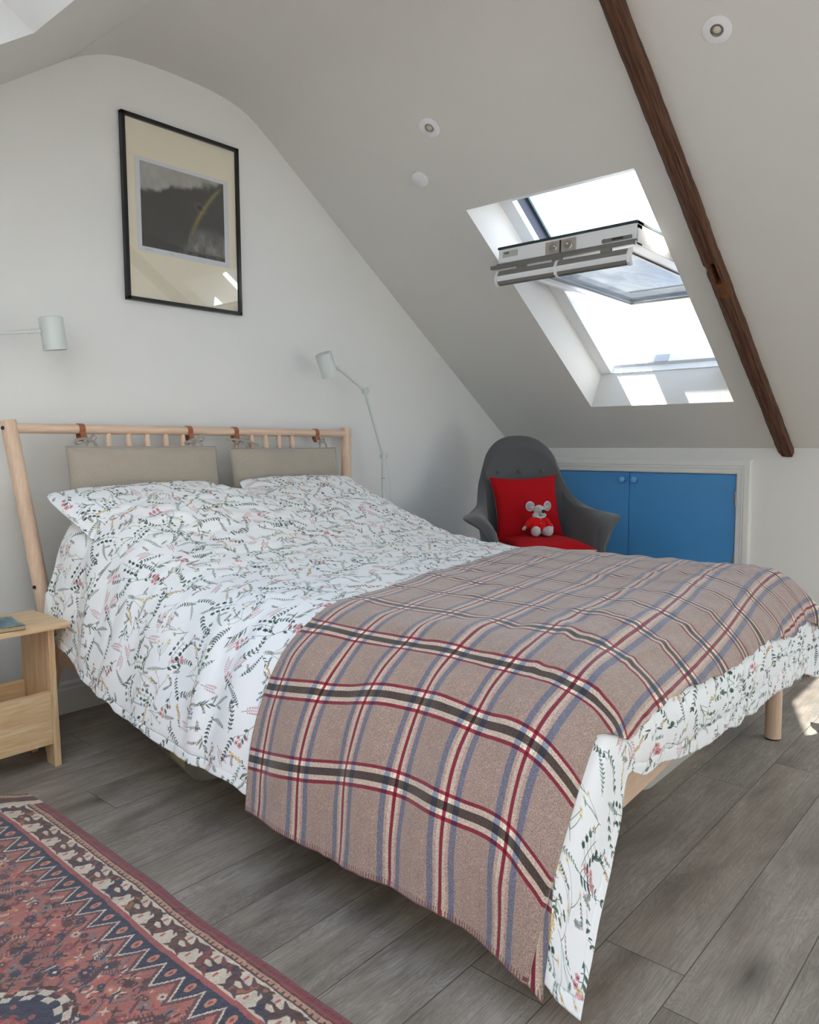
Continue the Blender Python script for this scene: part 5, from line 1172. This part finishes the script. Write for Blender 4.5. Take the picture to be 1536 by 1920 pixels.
# long edge runs almost along Y; the far end bends round at the near corner
y = RYF+(RYB-RYF)*Ys; xe = .938+.022*sstep(1.0, 2.3, y)+.004*vnoise(y*6, 0*y, 2)
x = xe-(1-Xs)*1.035; yy = y+sstep(2.0, 2.385, y)*.075*sstep(0, .10, xe-x)*1.0
z = .011+.0035*np.clip(fbm(x*7, yy*7, 3), -1, 1)+.0015*fbm(x*70, yy*70, 8)+.004*sstep(.02, .0, xe-x)*0
z = z*np.minimum(1, np.minimum(np.minimum(Xs, 1-Xs)*1.035, np.minimum(Ys, 1-Ys)*2.4)/.008*.8+.2)
D0 = (1-Xs)*1.04; u_ = D0/1.04; v_ = ((RYB-y))/2.5
P = np.stack([x, yy, z], -1); V = P.reshape(-1, 3); UV = np.stack([u_, 1-np.clip(v_+.0, 0, 1)], -1).reshape(-1, 2)
F = gridF(ny, nx); n1 = len(V); bot = V.copy(); bot[:, 2] = .0005
bd = [i for i in range(nx)]+[j*nx+nx-1 for j in range(1, ny)]+[(ny-1)*nx+i for i in range(nx-2, -1, -1)]+[j*nx for j in range(ny-2, 0, -1)]
VV = np.concatenate([V, bot]); F2 = F+[(bd[k], bd[(k+1) % len(bd)], n1+bd[(k+1) % len(bd)], n1+bd[k]) for k in range(len(bd))]+[tuple(n1+i for i in f[::-1]) for f in F]
rug = mesh_obj('rug', VV, F2, M['rug'], None, True, uvs=np.concatenate([UV, UV]), origin=(.42, 1.2, 0)); tag(rug, 'red and navy patterned wool rug with a cream scroll border on the grey floor', 'rug')
g = G(); fr = random.Random(4)
for k in range(230):
    xx = RX0+.03+k*.0044+.0; 
    if xx > .955: break
    y1 = 2.385+.075*float(sstep(0, .10, .958-xx)); g.tube([(xx, y1-.003, .006), (xx+fr.uniform(-.004, .004), y1+.010, .005), (xx+fr.uniform(-.009, .009), y1+fr.uniform(.014, .024), .002)], .0012, 5)
fo = g.build('fringe', m_fabric('dark_rug_fringe', rgb(96, 72, 62), .7, 400), rug); fo['kind'] = 'stuff'

# ------------------------------------------------------------------ daylight
wd = bpy.data.worlds.new('sky'); sc.world = wd; wd.use_nodes = True; nt = wd.node_tree; nt.nodes.clear()
out = nt.nodes.new('ShaderNodeOutputWorld'); bg = nt.nodes.new('ShaderNodeBackground'); tc = nt.nodes.new('ShaderNodeTexCoord'); nz = nt.nodes.new('ShaderNodeTexNoise'); cr_ = nt.nodes.new('ShaderNodeValToRGB')
nt.links.new(tc.outputs['Generated'], nz.inputs['Vector']); nz.inputs['Scale'].default_value = 2.6; nz.inputs['Detail'].default_value = 5
nt.links.new(nz.outputs[0], cr_.inputs[0]); cr_.color_ramp.elements[0].position = .38; cr_.color_ramp.elements[0].color = (.26, .54, 1., 1); cr_.color_ramp.elements[1].position = .60; cr_.color_ramp.elements[1].color = (.95, .98, 1., 1)
nt.links.new(cr_.outputs[0], bg.inputs[0]); bg.inputs[1].default_value = SKY = 3.2; nt.links.new(bg.outputs[0], out.inputs[0])
sd_ = Vector((-.13, -.62, -1.)).normalized(); sl = bpy.data.lights.new('sun', 'SUN'); sl.energy = 62; sl.angle = math.radians(.6); sl.color = (1., .965, .90); so = bpy.data.objects.new('sun', sl); COL.objects.link(so); so.rotation_euler = sd_.to_track_quat('-Z', 'Y').to_euler(); so.location = (3, 6, 8)
for k, (P, h) in enumerate([(R3, h_) for h_ in HR]+[(L3, h_) for h_ in HL]):
    a0, a1, y0, y1 = h; c_ = P((a0+a1)/2, (y0+y1)/2, .40); li = bpy.data.lights.new('sky_portal', 'AREA'); li.shape = 'RECTANGLE'; li.size = 1.7; li.size_y = 1.05; li.energy = 1; li.cycles.is_portal = True
    o = bpy.data.objects.new('sky_portal', li); COL.objects.link(o); nrm_ = (P(1, 0, 0)-P(1, 0, 1)).normalized(); ax = (P(1, 0)-P(0, 0)).normalized(); yv = nrm_.cross(ax)
    zc = -nrm_; xc = ax; yc_ = zc.cross(xc); o.matrix_world = Matrix.Translation(c_) @ Matrix((xc, yc_, zc)).transposed().to_4x4()

li = bpy.data.lights.new('sky_portal', 'AREA'); li.shape = 'RECTANGLE'; li.size = GX1-GX0; li.size_y = GZ1-GZ0; li.cycles.is_portal = True; o = bpy.data.objects.new('sky_portal', li); COL.objects.link(o)
o.location = ((GX0+GX1)/2, YF-.16, (GZ0+GZ1)/2); o.rotation_euler = (math.radians(90), 0, math.radians(0))

# ------------------------------------------------------------------ camera
F_ = 1444.95; YAW, PIT, ROL = [math.radians(q) for q in (48.905, -5.171, -.291)]
fw_ = Vector((math.sin(YAW)*math.cos(PIT), math.cos(YAW)*math.cos(PIT), math.sin(PIT))); r_ = Vector((math.cos(YAW), -math.sin(YAW), 0)); u_ = r_.cross(fw_)
r2 = r_*math.cos(ROL)+u_*math.sin(ROL); u2 = -r_*math.sin(ROL)+u_*math.cos(ROL)
cd = bpy.data.cameras.new('camera'); cd.sensor_fit = 'HORIZONTAL'; cd.sensor_width = 36; cd.lens = F_/1536*36; cd.clip_start = .02
co = bpy.data.objects.new('camera', cd); COL.objects.link(co); co.matrix_world = Matrix.Translation((0, 0, 1.08)) @ Matrix((r2, u2, -fw_)).transposed().to_4x4(); sc.camera = co
sc.view_settings.view_transform = 'Standard'; sc.view_settings.look = 'None'; sc.view_settings.gamma = 1.; sc.view_settings.exposure = .45; sc.view_settings.use_curve_mapping = False
cy = sc.cycles; cy.use_denoising = True; cy.max_bounces = 10; cy.diffuse_bounces = 6; cy.glossy_bounces = 4; cy.transmission_bounces = 6; cy.transparent_max_bounces = 12; cy.sample_clamp_indirect = 8.; cy.caustics_reflective = False; cy.caustics_refractive = False
